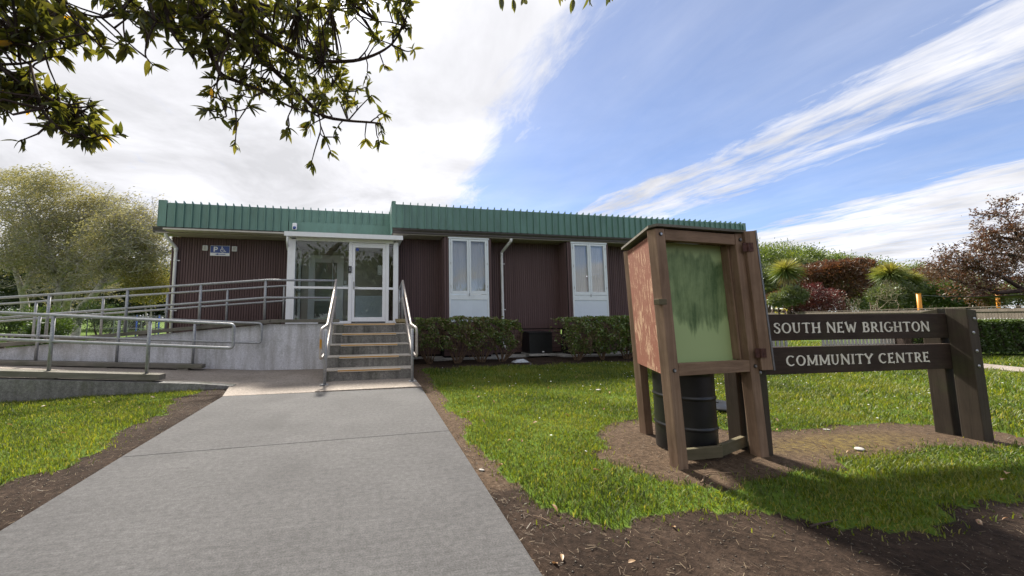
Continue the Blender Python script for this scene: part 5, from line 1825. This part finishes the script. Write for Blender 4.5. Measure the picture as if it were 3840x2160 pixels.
MB().bar(tuple(fa + np.array([0, 0, 1.455])), tuple(fb + np.array([0, 0, 1.455])), .10, .03).build('capping', 'paling_wood', fe)


def picket(label, ua, Da, ub, Db):
    pa_, pb_ = gp_(ua, Da), gp_(ub, Db)
    L2 = np.linalg.norm(pb_ - pa_)
    n2 = int(L2 / .125)
    f_ = thing('picket_fence', label, 'fence', tuple(pa_), 'grey picket fences')
    a2 = math.atan2(*(pb_ - pa_)[[1, 0]])
    mm = MB().raw([(x, y, z) for y in (-.01, .01) for x, z in ((-.038, 0), (.038, 0), (.038, .94), (.0, 1.0), (-.038, .94))],
                  [(0, 1, 2, 3, 4), (9, 8, 7, 6, 5), (0, 5, 6, 1), (1, 6, 7, 2), (2, 7, 8, 3), (3, 8, 9, 4), (4, 9, 5, 0)]).mesh('picket', 'picket_wood')
    for k in range(n2 + 1):
        p = pa_ + (pb_ - pa_) * k / n2
        inst('picket', mm, f_, (p[0], p[1], .02), rotz=a2, scale=(1, 1, 1 + random.uniform(-.02, .02)))
    for z in (.28, .74):
        o_ = unit(np.array([(pb_ - pa_)[1], -(pb_ - pa_)[0], 0])) * -.03
        MB().bar(tuple(pa_ + o_ + np.array([0, 0, z])), tuple(pb_ + o_ + np.array([0, 0, z])), .035, .07).build('rail', 'picket_wood', f_)


picket('short grey picket fence panel showing between the sign boards near the kiosk', 2780, 9.6, 2938, 9.8)
picket('long grey picket fence running behind the clipped hedge', 3077, 10.3, 4000, 11.6)

# clipped hedge on the right
hp, hq = gp_(3350, 10.6), gp_(4010, 10.5)
hg = thing('clipped_hedge', 'low clipped green hedge along the right side of the lawn', 'hedge', tuple((hp + hq) / 2))
nlf = 26000
s_ = RNG.uniform(0, 1, nlf)
dirh = unit(hq - hp)
nrmh = np.array([-dirh[1], dirh[0], 0])
face = RNG.uniform(0, 1, nlf)
dep = np.where(face < .6, -.42 + np.abs(RNG.normal(size=nlf)) * .05, RNG.uniform(-.42, .42, nlf))
zz = np.where(face < .6, RNG.uniform(.05, .97, nlf), .97 - np.abs(RNG.normal(size=nlf)) * .04)
bump_ = .035 * np.sin(s_ * 60) + .03 * np.sin(s_ * 143 + zz * 9)
C = hp + (hq - hp) * s_[:, None] + nrmh * (dep + bump_)[:, None]
C[:, 2] = zz + .02 * np.sin(s_ * 90)
leaf_cloud('foliage', C, .055, .032, 'leaf_bush', hg, dirs=np.tile(-nrmh * .6 + np.array([0, 0, .6]), (nlf, 1)), tint=np.where(zz > .9, RNG.uniform(.6, 1, nlf), RNG.uniform(0, .8, nlf)))
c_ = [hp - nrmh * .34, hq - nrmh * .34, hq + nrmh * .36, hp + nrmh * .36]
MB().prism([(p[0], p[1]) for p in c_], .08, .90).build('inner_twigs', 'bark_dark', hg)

# shrubs in front of the hall
HS = [(1.55, 9.05, 1.10, .48, 'sparse shrub at the steps end of the front hedge', .34, 2600), (2.25, 9.0, 1.14, .46, 'second front shrub from the steps, brown-twigged', .42, 2600),
      (2.90, 8.98, 1.12, .44, 'third front shrub from the steps below the first window', .42, 2600), (3.44, 9.0, 1.05, .38, 'front shrub reaching across the white downpipe', .28, 2500),
      (5.50, 8.85, 1.10, .52, 'dense green shrub at the left end of the second hedge', .25, 3400), (6.25, 8.82, 1.12, .52, 'dense green shrub under the second window', .18, 3400),
      (7.00, 8.82, 1.13, .52, 'dense green shrub just left of the kiosk side panel', .15, 3400), (7.75, 8.85, 1.12, .5, 'dense green shrub mostly behind the notice kiosk', .2, 2600),
      (8.5, 8.85, 1.12, .5, 'dense green shrub showing under the kiosk behind the drum', .2, 2200)]
for k, (x, y, h_, w_, lab, brown, nl) in enumerate(HS):
    t_ = thing('hedge_shrub', lab, 'shrub', (x, y, 0), 'shrubs of the hall front hedge')
    m = MB()
    tips = []
    for q in range(13):
        a_ = RNG.uniform(0, 2 * math.pi)
        segs, tp = grow((x + .05 * math.cos(a_), y + .05 * math.sin(a_), -.05), (.55 * math.cos(a_), .4 * math.sin(a_), 1), h_ * .50, .016, 3, spread=.42, ratio=.62, kids=(2, 3), bend=.22, up=.15)
        for pts2, rad2, lev in segs:
            pts2 = [np.array([np.clip(p[0], x - w_, x + w_), np.clip(p[1], y - .45, y + .45), min(p[2], h_ + .02)]) for p in pts2]
            m.tube([tuple(p) for p in pts2], [max(r, .0035) for r in rad2], 4, False)
        tips += [(np.array([np.clip(p[0], x - w_, x + w_), np.clip(p[1], y - .45, y + .45), min(p[2], h_)]), d_, l_) for p, d_, l_ in tp]
    m.build('stems', 'twig', t_, True)
    n = nl
    px2 = RNG.uniform(-1, 1, n) * w_ * 1.02
    py2 = RNG.uniform(-1, 1, n) * .46
    side = RNG.uniform(0, 1, n)
    zmin = .30 if k < 4 else .16
    pz2 = zmin + (h_ - zmin) * RNG.uniform(0, 1, n) ** (.62 if k < 4 else .8)
    taper = np.clip(.45 + .75 * (pz2 - .1) / .7, .3, 1.0)
    ed = side < .62
    py2 = np.where(ed, -.46 + np.abs(RNG.normal(size=n)) * .07, py2)
    pz2 = np.where(side > .80, h_ - np.abs(RNG.normal(size=n)) * .04, pz2)
    jit = .035 * np.sin(px2 * 17 + k) + .03 * np.sin(pz2 * 19 + px2 * 8)
    C = np.stack([x + px2 * taper, y + (py2 + jit) * taper, pz2 + .025 * np.sin(px2 * 14 + k)], 1)
    holes = vnoise(C[:, 0], C[:, 2], 6.5, k * 1.3) > (.22 if k < 4 else .52)
    C = C[~holes]
    tn = np.where(RNG.uniform(0, 1, len(C)) < brown, RNG.uniform(.85, 1, len(C)), RNG.uniform(0, .72, len(C)))
    leaf_cloud('foliage', C, .062, .036, 'leaf_hedge', t_, tint=tn, up_bias=.4)
    if tips and k > 90:
        spray(tips[::3], 2, .03, .055, .032, 'leaf_hedge', t_, name='leaf_tips')

# ------------------------------------------------------------------ trees behind the viewer (seen in the glass)
for k, (x, y, h_, w_) in enumerate(((-7, -13, 6.5, 3.0), (-2.6, -15, 7.2, 3.2), (1.6, -14, 6.6, 2.8), (5.4, -20, 5.2, 2.8), (10.5, -24, 4.4, 3.0), (-12, -18, 7, 3.4), (16, -26, 4.6, 3.2))):
    t_ = thing('street_tree', ['tree mirrored at the left of the porch glass', 'tallest tree mirrored in the big porch pane', 'tree mirrored in the porch door', 'low tree mirrored in the first hall window', 'low far tree mirrored in the second hall window', 'wide tree behind the viewer on the ramp side', 'small tree behind the viewer on the sign side'][k], 'tree', (x, y, 0), 'trees across the road behind the viewer')
    MB().tube([(x, y, -.1), (x + .1, y, h_ * .4), (x, y, h_ * .8)], [.25, .18, .06], 7, False).build('trunk', 'bark_brown', t_, True)
    blob_crown([(x, y, h_ * .62, w_, w_, h_ * .38), (x - w_ * .6, y, h_ * .45, w_ * .7, w_ * .7, h_ * .3), (x + w_ * .6, y, h_ * .5, w_ * .7, w_ * .7, h_ * .3)], 5200, .42, .2, 'leaf_olive', t_)

# ------------------------------------------------------------------ tree overhead
ov = thing('overhanging_tree', 'broad-leaved tree whose leafy branches hang into the top of the frame', 'tree', (-3.4, -1.6, 0))
S7 = .63665
limb_w = MB()


def c7(l):
    return [(x * S7, y * S7) for x, y in l]


trunk_top = np.array([-2.2, -0.7, 4.3])
limb_w.tube([(-3.4, -1.6, -.1), (-3.3, -1.5, 1.6), (-2.9, -1.2, 3.0), tuple(trunk_top), (-1.4, .2, 5.0)], [.30, .25, .22, .18, .10], 10, False)
BR = [  # (pixel polyline in the crop of the photograph, start distance, end distance, radius, link to the trunk)
    ([(900, -160), (970, 30), (1010, 190), (1080, 290), (1140, 325)], 2.3, 2.15, .012, 1),
    ([(1080, -200), (1190, 100), (1215, 250), (1290, 440), (1400, 480), (1560, 540), (1720, 640), (1860, 665)], 2.5, 2.1, .022, 1),
    ([(1080, -200), (1180, 110), (1340, 190), (1500, 290), (1600, 400), (1800, 590), (1900, 690), (2050, 712), (2180, 720), (2245, 728)], 2.6, 2.2, .026, 1),
    ([(1300, -160), (1400, 120), (1600, 240), (1750, 330), (1900, 365), (2100, 360), (2220, 320), (2310, 265), (2380, 150), (2420, 10)], 2.4, 2.35, .020, 1),
    ([(1250, -180), (1500, 30), (1750, 60), (1950, 40), (2150, 20)], 2.7, 2.5, .018, 1),
    ([(1290, 440), (1275, 500), (1290, 570), (1330, 625), (1300, 662), (1270, 650)], 2.12, 2.05, .006, 0),
    ([(1330, 625), (1400, 655), (1480, 632)], 2.05, 2.0, .005, 0),
    ([(1880, 690), (1890, 750), (1885, 790), (1925, 825)], 2.15, 2.1, .005, 0),
    ([(970, 30), (910, 120), (870, 240), (850, 330), (905, 388)], 2.25, 2.1, .008, 0),
    ([(860, -140), (720, 70), (600, 105), (500, 88), (370, 8)], 2.4, 2.3, .010, 1),
    ([(600, 105), (690, 180), (745, 250), (740, 300)], 2.35, 2.2, .006, 0),
    ([(370, 8), (440, 120), (530, 215), (600, 280), (625, 300)], 2.3, 2.2, .007, 0),
    ([(370, -40), (330, 60), (250, 160), (120, 220), (0, 260), (-90, 270)], 2.6, 2.4, .014, 1),
    ([(-260, 240), (-90, 330), (0, 400), (110, 455), (220, 545), (330, 600), (450, 640), (560, 620)], 2.5, 2.2, .018, 1),
    ([(220, 545), (240, 640), (320, 740), (420, 800), (520, 820), (590, 800), (635, 790)], 2.3, 2.15, .010, 0),
    ([(-120, 330), (0, 380), (140, 375), (260, 340), (380, 330)], 2.45, 2.3, .009, 0),
    ([(-90, 330), (0, 300), (110, 250), (240, 300), (420, 280)], 2.45, 2.3, .008, 0),
    ([(1720, 640), (1690, 700), (1700, 760)], 2.1, 2.05, .005, 0),
    ([(2050, 712), (2110, 640), (2190, 560)], 2.2, 2.2, .006, 0),
    ([(2180, 720), (2230, 680), (2250, 790)], 2.2, 2.15, .005, 0),
    ([(2100, 360), (2160, 300), (2200, 200)], 2.3, 2.3, .006, 0),
    ([(2380, 150), (2300, 130), (2220, 125)], 2.35, 2.3, .005, 0),
    ([(2310, 265), (2400, 310), (2440, 290)], 2.3, 2.3, .005, 0),
    ([(1560, 540), (1480, 580), (1420, 560)], 2.1, 2.1, .005, 0),
    ([(1900, 365), (1960, 470), (2040, 560), (2060, 640)], 2.3, 2.2, .007, 0),
    ([(1600, 400), (1560, 480), (1450, 500)], 2.4, 2.3, .006, 0),
]
ros = []      # (position, direction out along the twig)
for pl, d0, d1, r, lk in BR:
    q = [at(u, v, d0 + (d1 - d0) * i / (len(pl) - 1) + .05 * math.sin(i * 2.1)) for i, (u, v) in enumerate(c7(pl))]
    if lk:
        limb_w.tube(rounded([tuple(trunk_top), tuple((trunk_top + q[0]) / 2 + np.array([0, 0, .35])), tuple(q[0])], .5), [.07] * 3 + [r * 1.6] * 20, 6, False) if False else limb_w.tube([tuple(trunk_top), tuple((trunk_top + q[0]) / 2 + np.array([0, 0, .3])), tuple(q[0])], [.09, r * 2.2, r * 1.3], 6, False)
    pp = rounded([tuple(x) for x in q], .12, 3)
    limb_w.tube([tuple(x) for x in pp], list(np.linspace(r * .72, max(.0025, r * .18), len(pp))), 6, False)
    e = np.array(pp[-1])
    ros.append((e, unit(e - np.array(pp[-3])), 1))
    for i in range(2, len(pp) - 1, 3):
        a_ = np.array(pp[i])
        dv = unit(np.array(pp[i + 1]) - np.array(pp[i - 1]) + RNG.normal(size=3) * .9)
        ln = RNG.uniform(.05, .16)
        b_ = a_ + dv * ln + np.array([0, 0, -.015])
        limb_w.tube([tuple(a_), tuple((a_ + b_) / 2 + RNG.normal(size=3) * .008), tuple(b_)], [.004, .0032, .0022], 5, False)
        ros.append((b_, dv, 0))
# fill of rosettes in the thick parts of the crown, each on a short twig to the nearest limb
limb_pts = np.array([p for pl, d0, d1, r, lk in BR for p in [at(u, v, (d0 + d1) / 2) for u, v in c7(pl)]])
FILL = [([(900, -60), (2130, -60), (2080, 120), (1960, 260), (2050, 420), (2120, 470), (2080, 620), (1800, 620), (1500, 560), (1300, 470), (1150, 300), (960, 120)], 320, 2.15, 3.1),
        ([(560, -60), (960, -60), (980, 120), (920, 260), (840, 200), (700, 120)], 26, 2.2, 2.7),
        ([(-100, -60), (250, -60), (400, 80), (560, 170), (520, 240), (400, 230), (330, 300), (200, 330), (0, 300), (-100, 280)], 82, 2.3, 2.9),
        ([(-100, 420), (80, 430), (220, 500), (400, 560), (560, 640), (600, 790), (560, 850), (420, 830), (280, 740), (200, 640), (60, 650), (-100, 640)], 84, 2.2, 2.6),
        ([(1900, -60), (2330, -60), (2300, 20), (2000, 60)], 12, 2.3, 2.6), ([(2330, -40), (2450, -40), (2440, 140), (2330, 240), (2280, 160)], 12, 2.3, 2.45),
        ([(1940, -70), (1980, -70), (1980, -40), (1940, -40)], 1, 2.2, 2.3)]
for poly, n, da, db in FILL:
    X0, X1 = min(p[0] for p in poly), max(p[0] for p in poly)
    Y0, Y1 = min(p[1] for p in poly), max(p[1] for p in poly)
    k = 0
    while k < n:
        u, v = RNG.uniform(X0, X1), RNG.uniform(Y0, Y1)
        if not in_poly(np.array([u]), np.array([v]), poly)[0]:
            continue
        k += 1
        p = at(u * S7, v * S7, RNG.uniform(da, db))
        j = np.argmin(np.linalg.norm(limb_pts - p, axis=1))
        dv = unit(p - limb_pts[j] + RNG.normal(size=3) * .05)
        a_ = limb_pts[j]
        limb_w.tube([tuple(a_), tuple((a_ + p) / 2 + RNG.normal(size=3) * .03), tuple(p)], [.006, .0042, .0024], 4, False)
        ros.append((p, unit(dv + RNG.normal(size=3) * .4), 0))
# twig ends that dip in at the top centre of the frame
for u, v in ((1880, 5), (1925, 15), (1965, 0), (2100, -5), (2150, 0), (2210, -10), (2290, -25)):
    p = at(u, v, 2.05)
    limb_w.tube([tuple(at(2050, -420, 2.6)), tuple(p + np.array([0, 0, .1])), tuple(p)], [.008, .005, .003], 5, False)
    ros.append((p, np.array([0, .1, -1.0]), 2))
limb_w.tube([tuple(trunk_top), tuple((trunk_top + at(2050, -420, 2.6)) / 2 + np.array([0, 0, .3])), tuple(at(2050, -420, 2.6))], [.08, .03, .009], 6, False)
limb_w.build('trunk', 'bark_dark', ov, True)


def leaf_shape(L, W):
    """folded, slightly arched leaf along +X"""
    n = 5
    v, f = [], []
    for i in range(n + 1):
        t_ = i / n
        w = W / 2 * math.sin(math.pi * min(1, t_ ** .85 * .97 + .03)) ** .9
        z = -L * .16 * t_ ** 2
        v += [(L * t_, w, z + w * .35), (L * t_, 0, z), (L * t_, -w, z + w * .35)]
    for i in range(n):
        a_ = i * 3
        f += [(a_, a_ + 1, a_ + 4, a_ + 3), (a_ + 1, a_ + 2, a_ + 5, a_ + 4)]
    return np.array(v), f


LV, LF = leaf_shape(1.0, .30)
leaves = []       # (pos, matrix 3x3 rows, tint, size)
for p, dv, fl_ in ros:
    nl = int(RNG.integers(6, 11)) if fl_ != 2 else 3
    ax = unit(np.array(dv) + np.array([0, 0, -.15]))
    for q in range(nl):
        out_ = unit(np.cross(ax, RNG.normal(size=3)))
        dl = unit(ax * RNG.uniform(.15, .9) + out_ * RNG.uniform(.6, 1.1) + np.array([0, 0, -.30])) if fl_ != 2 else unit(ax + RNG.normal(size=3) * .25)
        side_ = unit(np.cross(dl, RNG.normal(size=3) * .5 + np.array([0, 0, 1.0])))
        up_ = np.cross(side_, dl)
        L = RNG.uniform(.036, .072)
        tn = RNG.uniform(0, .68) if RNG.uniform() > .008 else 1.0
        leaves.append((p - ax * RNG.uniform(0, .03), np.stack([dl, -side_, up_]), tn, L))
# how large each shows in the picture
sz = []
for p, Rm, tn, L in leaves:
    c_ = p + Rm[0] * L / 2 - CAMP
    dz = c_ @ F_
    u = PPX + FPX * (c_ @ R2) / max(dz, .01)
    v = PPY - FPX * (c_ @ U2) / max(dz, .01)
    ok = dz > .2 and -20 < u < 3860 and -20 < v < 700
    sz.append(L / dz if ok else 0)
order = np.argsort(-np.array(sz))
lm_cache = {}
for r_, i in enumerate(order[:295]):
    p, Rm, tn, L = leaves[i]
    key = 1.0 if tn > .9 else round(tn * 6) / 6
    if key not in lm_cache:
        lm_cache[key] = np_mesh('leaf', LV, [q for q in LF], 'leaf_over', np.full(len(LV), key))
    o = bpy.data.objects.new('leaf', lm_cache[key])
    COL.objects.link(o)
    o.parent = ov
    o.matrix_parent_inverse = WM[ov].inverted()
    mt = Matrix(((Rm[0][0] * L, Rm[1][0] * L, Rm[2][0] * L, p[0]), (Rm[0][1] * L, Rm[1][1] * L, Rm[2][1] * L, p[1]), (Rm[0][2] * L, Rm[1][2] * L, Rm[2][2] * L, p[2]), (0, 0, 0, 1)))
    o.matrix_basis = mt
V, Q, T = [], [], []
for i in order[295:]:
    p, Rm, tn, L = leaves[i]
    k = len(V) * len(LV)
    V.append(LV @ Rm * L + p)
    Q += [tuple(j + k for j in q) for q in LF]
    T += [tn] * len(LV)
o = bpy.data.objects.new('foliage', np_mesh('foliage', np.concatenate(V), Q, 'leaf_over', T))
tag(place(o, ov), kind='stuff')

# ------------------------------------------------------------------ lawn, litter, daisies
def scatter(n, x0, x1, y0, y1):
    return RNG.uniform(x0, x1, n), RNG.uniform(y0, y1, n)


def blades(regions):
    Xs, Ys, Ss = [], [], []
    for x0, x1, y0, y1, dens_, sc_ in regions:
        n = int((x1 - x0) * (y1 - y0) * dens_)
        x, y = scatter(n, x0, x1, y0, y1)
        jx = RNG.normal(size=(2, n)) * np.where(RNG.uniform(0, 1, n) < .25, .11, .03)
        keep = lawn_mask(x + jx[0], y + jx[1])
        for P2 in (PATH, APRON, PAD, RAMPZ, BUILD, RPATH):
            keep &= ~in_poly(x, y, P2)
        # thin, patchy turf
        thin = vnoise(x, y, 1.7, 8.0) * .5 + vnoise(x, y, 5.2, 9.0) * .5
        keep &= RNG.uniform(-1.0, .75, n) < thin + .62
        d = np.hypot(x, y)
        u = PPX + FPX * (x * R2[0] + y * R2[1]) / np.maximum(x * F_[0] + y * F_[1], .1)
        keep &= (u > -700) & (u < 4700)
        Xs.append(x[keep])
        Ys.append(y[keep])
        Ss.append(np.full(keep.sum(), sc_))
    return np.concatenate(Xs), np.concatenate(Ys), np.concatenate(Ss)


gx, gy, gs = blades([(0.9, 5.6, 1.4, 4.0, 8000, .86), (0.9, 7.0, 4.0, 6.0, 4600, 1.0), (5.6, 9.0, 1.4, 6.0, 2600, 1.25), (0.9, 9.0, 6.0, 8.4, 2400, 1.3), (9.0, 17.0, 1.6, 8.6, 900, 1.8), (12.3, 19, 8.6, 13.5, 420, 2.2),
                     (-4.6, -2.1, 2.5, 6.7, 6000, .92), (-7.5, -4.6, 3.0, 6.7, 2200, 1.2)])
N = len(gx)
gzv = gz(gx, gy)
hh = (.014 + .040 * RNG.uniform(0, 1, N) ** 1.7) * gs * (1 + .35 * vnoise(gx, gy, 2.1, 12.0))
ww = RNG.uniform(.0022, .0042, N) * gs
az = RNG.uniform(0, 2 * math.pi, N)
ln = RNG.uniform(.25, 1.2, N) * hh
bx_, by_ = np.cos(az), np.sin(az)
b0 = np.stack([gx - by_ * ww, gy + bx_ * ww, gzv - .004], 1)
b1 = np.stack([gx + by_ * ww, gy - bx_ * ww, gzv - .004], 1)
m0 = np.stack([gx + bx_ * ln * .35 - by_ * ww * .8, gy + by_ * ln * .35 + bx_ * ww * .8, gzv + hh * .62], 1)
m1 = np.stack([gx + bx_ * ln * .35 + by_ * ww * .8, gy + by_ * ln * .35 - bx_ * ww * .8, gzv + hh * .62], 1)
tp = np.stack([gx + bx_ * ln, gy + by_ * ln, gzv + hh], 1)
V = np.stack([b0, b1, m1, m0, tp], 1).reshape(-1, 3)
k = np.arange(N) * 5
tint = np.clip(.40 + .24 * vnoise(gx, gy, 1.3, 14.0) + .14 * vnoise(gx, gy, 4.1, 15.0) + RNG.normal(size=N) * .17, 0, .80)
tint = np.where(RNG.uniform(0, 1, N) < .08 + .10 * (vnoise(gx, gy, 2.7, 17.0) > .35), RNG.uniform(.85, 1, N), tint)
gr = bpy.data.objects.new('grass', np_mesh('grass', V, np.stack([k, k + 1, k + 2, k + 3], 1), 'grass', np.repeat(tint, 5), np.stack([k + 3, k + 2, k + 4], 1)))
tag(place(gr), 'short green turf of the lawns around the path and sign', 'grass', kind='stuff')
print('grass blades', N)

# daisies in drifts
x, y = scatter(5200, 1.6, 15, 2.6, 9.0)
dr_ = np.exp(-(((x - 7.6) / 2.6) ** 2 + ((y - 5.9) / .75) ** 2)) + .9 * np.exp(-(((x - 7.8) / .9) ** 2 + ((y - 3.5) / .5) ** 2)) + .10 + .25 * np.exp(-(((x - 5.5) / 2.5) ** 2 + ((y - 8.0) / .5) ** 2))
kp_ = (RNG.uniform(0, 1, len(x)) < dr_ * .34) & lawn_mask(x, y)
x, y = x[kp_], y[kp_]
V, T3 = [], []
for a_, b_ in zip(x, y):
    r_ = RNG.uniform(.007, .012)
    z = float(gz(a_, b_)) + RNG.uniform(.035, .055)
    t1, t2 = RNG.uniform(-.35, .35, 2)
    c0_ = len(V)
    V.append((a_, b_, z + .004))
    for q in range(8):
        an = q * math.pi / 4
        dx, dy = r_ * math.cos(an), r_ * math.sin(an)
        V.append((a_ + dx, b_ + dy, z + dx * t1 + dy * t2))
    T3 += [(c0_, c0_ + 1 + q, c0_ + 1 + (q + 1) % 8) for q in range(8)]
o = bpy.data.objects.new('daisies', np_mesh('daisies', V, None, 'daisy', np.full(len(V), .5), T3))
tag(place(o), 'small white daisies scattered through the lawn', 'flowers', kind='stuff')

# straw, needles and clods on the bare soil
def soil_pts(n, x0, x1, y0, y1):
    x, y = scatter(n, x0, x1, y0, y1)
    k_ = ~lawn_mask(x, y)
    for P2 in (PATH, APRON, PAD, RAMPZ, BUILD, RPATH):
        k_ &= ~in_poly(x, y, P2)
    return x[k_], y[k_]


x1_, y1_ = soil_pts(9000, .75, 6.5, 1.0, 3.9)
x2_, y2_ = soil_pts(3600, -3.2, -1.9, 2.0, 6.6)
x3_, y3_ = soil_pts(2500, .85, 9, 3.9, 9.6)
x, y = np.concatenate([x1_, x2_, x3_]), np.concatenate([y1_, y2_, y3_])
N = len(x)
z = gz(x, y) + RNG.uniform(.004, .014, N)
C = np.stack([x, y, z], 1)
dv = np.stack([RNG.normal(size=N), RNG.normal(size=N), RNG.normal(size=N) * .1], 1)
L = .008 + .05 * RNG.uniform(0, 1, N) ** 2.2
d_ = unit(dv)
s_ = np.stack([-d_[:, 1], d_[:, 0], np.zeros(N)], 1) * RNG.uniform(.0005, .0013, N)[:, None]
V = np.stack([C - d_ * L[:, None] / 2 - s_, C - d_ * L[:, None] / 2 + s_, C + d_ * L[:, None] / 2 + s_, C + d_ * L[:, None] / 2 - s_], 1).reshape(-1, 3)
o = bpy.data.objects.new('straw_litter', np_mesh('straw_litter', V, np.arange(N * 4).reshape(-1, 4), 'straw', np.repeat(RNG.uniform(0, 1, N), 4)))
tag(place(o), 'dry straw and needles strewn over the bare soil', 'litter', kind='stuff')
x1_, y1_ = soil_pts(6500, .75, 6.5, 1.0, 3.9)
x2_, y2_ = soil_pts(1800, -3.2, -1.9, 2.0, 6.6)
x, y = np.concatenate([x1_, x2_]), np.concatenate([y1_, y2_])
N = len(x)
inbed = in_poly(x, y, BED)
r_ = (.0020 + .0055 * RNG.uniform(0, 1, N) ** 3.0) * np.where(inbed, .75, 1.0)
C = np.stack([x, y, gz(x, y) + r_ * .3], 1)
octv = np.array([(1, 0, 0), (0, 1, 0), (-1, 0, 0), (0, -1, 0), (0, 0, .8), (0, 0, -.8)])
V = (C[:, None, :] + octv[None] * (r_[:, None, None] * RNG.uniform(.6, 1.35, (N, 6, 1)))).reshape(-1, 3)
k = (np.arange(N) * 6)[:, None, None]
T3 = (np.array([(0, 1, 4), (1, 2, 4), (2, 3, 4), (3, 0, 4), (1, 0, 5), (2, 1, 5), (3, 2, 5), (0, 3, 5)])[None] + k).reshape(-1, 3)
o = bpy.data.objects.new('soil_crumbs', np_mesh('soil_crumbs', V, None, 'clod', np.repeat(np.clip(RNG.normal(.55, .3, N) + .45 * inbed, 0, 1), 6), T3))
tag(place(o), 'crumbs of earth and grit on the bare soil', 'soil', kind='stuff')

# fallen leaves, each its own
dv_, df_ = leaf_shape(1.0, .42)
dmesh = [np_mesh('fallen_leaf', dv_ * np.array([1, 1, 1.6]), df_, 'leaf_dry', np.full(len(dv_), t_)) for t_ in (.1, .45, .85)]


def drop(n, x0, x1, y0, y1, lab, grp, soil=False):
    k_ = 0
    while k_ < n:
        a_, b_ = RNG.uniform(x0, x1), RNG.uniform(y0, y1)
        on = bool(lawn_mask(np.array([a_]), np.array([b_]))[0])
        hard = any(bool(in_poly(np.array([a_]), np.array([b_]), P2)[0]) for P2 in (PATH, APRON, PAD, RAMPZ, BUILD))
        if on == soil or hard:
            continue
        k_ += 1
        o_ = bpy.data.objects.new('fallen_leaf', dmesh[k_ % 3])
        COL.objects.link(o_)
        o_.location = (a_, b_, float(gz(a_, b_)) + (.016 if soil else .040))
        o_.rotation_euler = (RNG.uniform(-.5, .5), RNG.uniform(-.5, .5), RNG.uniform(0, 6.28))
        l_ = RNG.uniform(.03, .052) if soil else RNG.uniform(.036, .064)
        o_.scale = (l_, l_, l_)
        tag(o_, lab, 'leaf', grp)


drop(46, 1.0, 4.5, 1.7, 6.5, 'small dry brown leaf lying on the lawn right of the path', 'fallen leaves on the right lawn')
drop(14, 4.5, 9, 1.5, 6.5, 'small dry brown leaf lying on the lawn around the sign', 'fallen leaves near the sign')
drop(12, -4.5, -2.3, 3.0, 6.4, 'small dry brown leaf lying on the lawn left of the path', 'fallen leaves on the left lawn')
drop(20, .85, 5.0, 1.4, 3.6, 'curled dry leaf lying on the bare soil right of the path', 'fallen leaves on the soil', True)
# loose sticks and stones
for k_, (u, v, l_, an, lab) in enumerate(((2640, 1790, .22, .5, 'crooked stick on the soil in front of the kiosk leg'), (3080, 1955, .20, .1, 'dark stick on the grass edge below the sign'), (2050, 1945, .17, -1.1, 'pale dry stalk on the soil beside the path edge'), (2700, 1770, .30, -.15, 'long thin straw stalk on the soil in front of the kiosk'))):
    p = ground(u, v)
    pts_ = [(p[0] + math.cos(an) * l_ * (t_ - .5) + RNG.normal() * .008, p[1] + math.sin(an) * l_ * (t_ - .5) + RNG.normal() * .008, float(gz(p[0], p[1])) + .012) for t_ in (0, .3, .6, 1)]
    o = MB().tube(pts_, [.006, .006, .005, .003] if k_ < 2 else [.0025] * 4, 6).build('stick', 'bark_dark' if k_ == 1 else 'twig', None, True)
    tag(o, lab, 'stick')
for u, v, r_, lab in ((3222, 1678, .034, 'smooth pale stone on the mossy soil under the sign'), (3100, 1605, .020, 'small white stone at the back edge of the sign bed'), (1806, 1752, .016, 'round pebble at the soil edge beside the path'), (2244, 1465, .03, 'pale scrap lying on the lawn left of the kiosk')):
    p = ground(u, v)
    o = MB().lathe([(.35, -.2), (.85, .0), (1.0, .25), (.8, .5), (.4, .66), (.02, .7)], (0, 0, 0), 12).build('stone', 'pebble', None, True, loc=(p[0], p[1], float(gz(p[0], p[1])) + .004 + (.03 if v < 1500 else 0)))
    o.scale = (r_ * 1.5, r_, r_ * .7)
    o.rotation_euler = (0, 0, RNG.uniform(0, 3))
    tag(o, lab, 'stone')
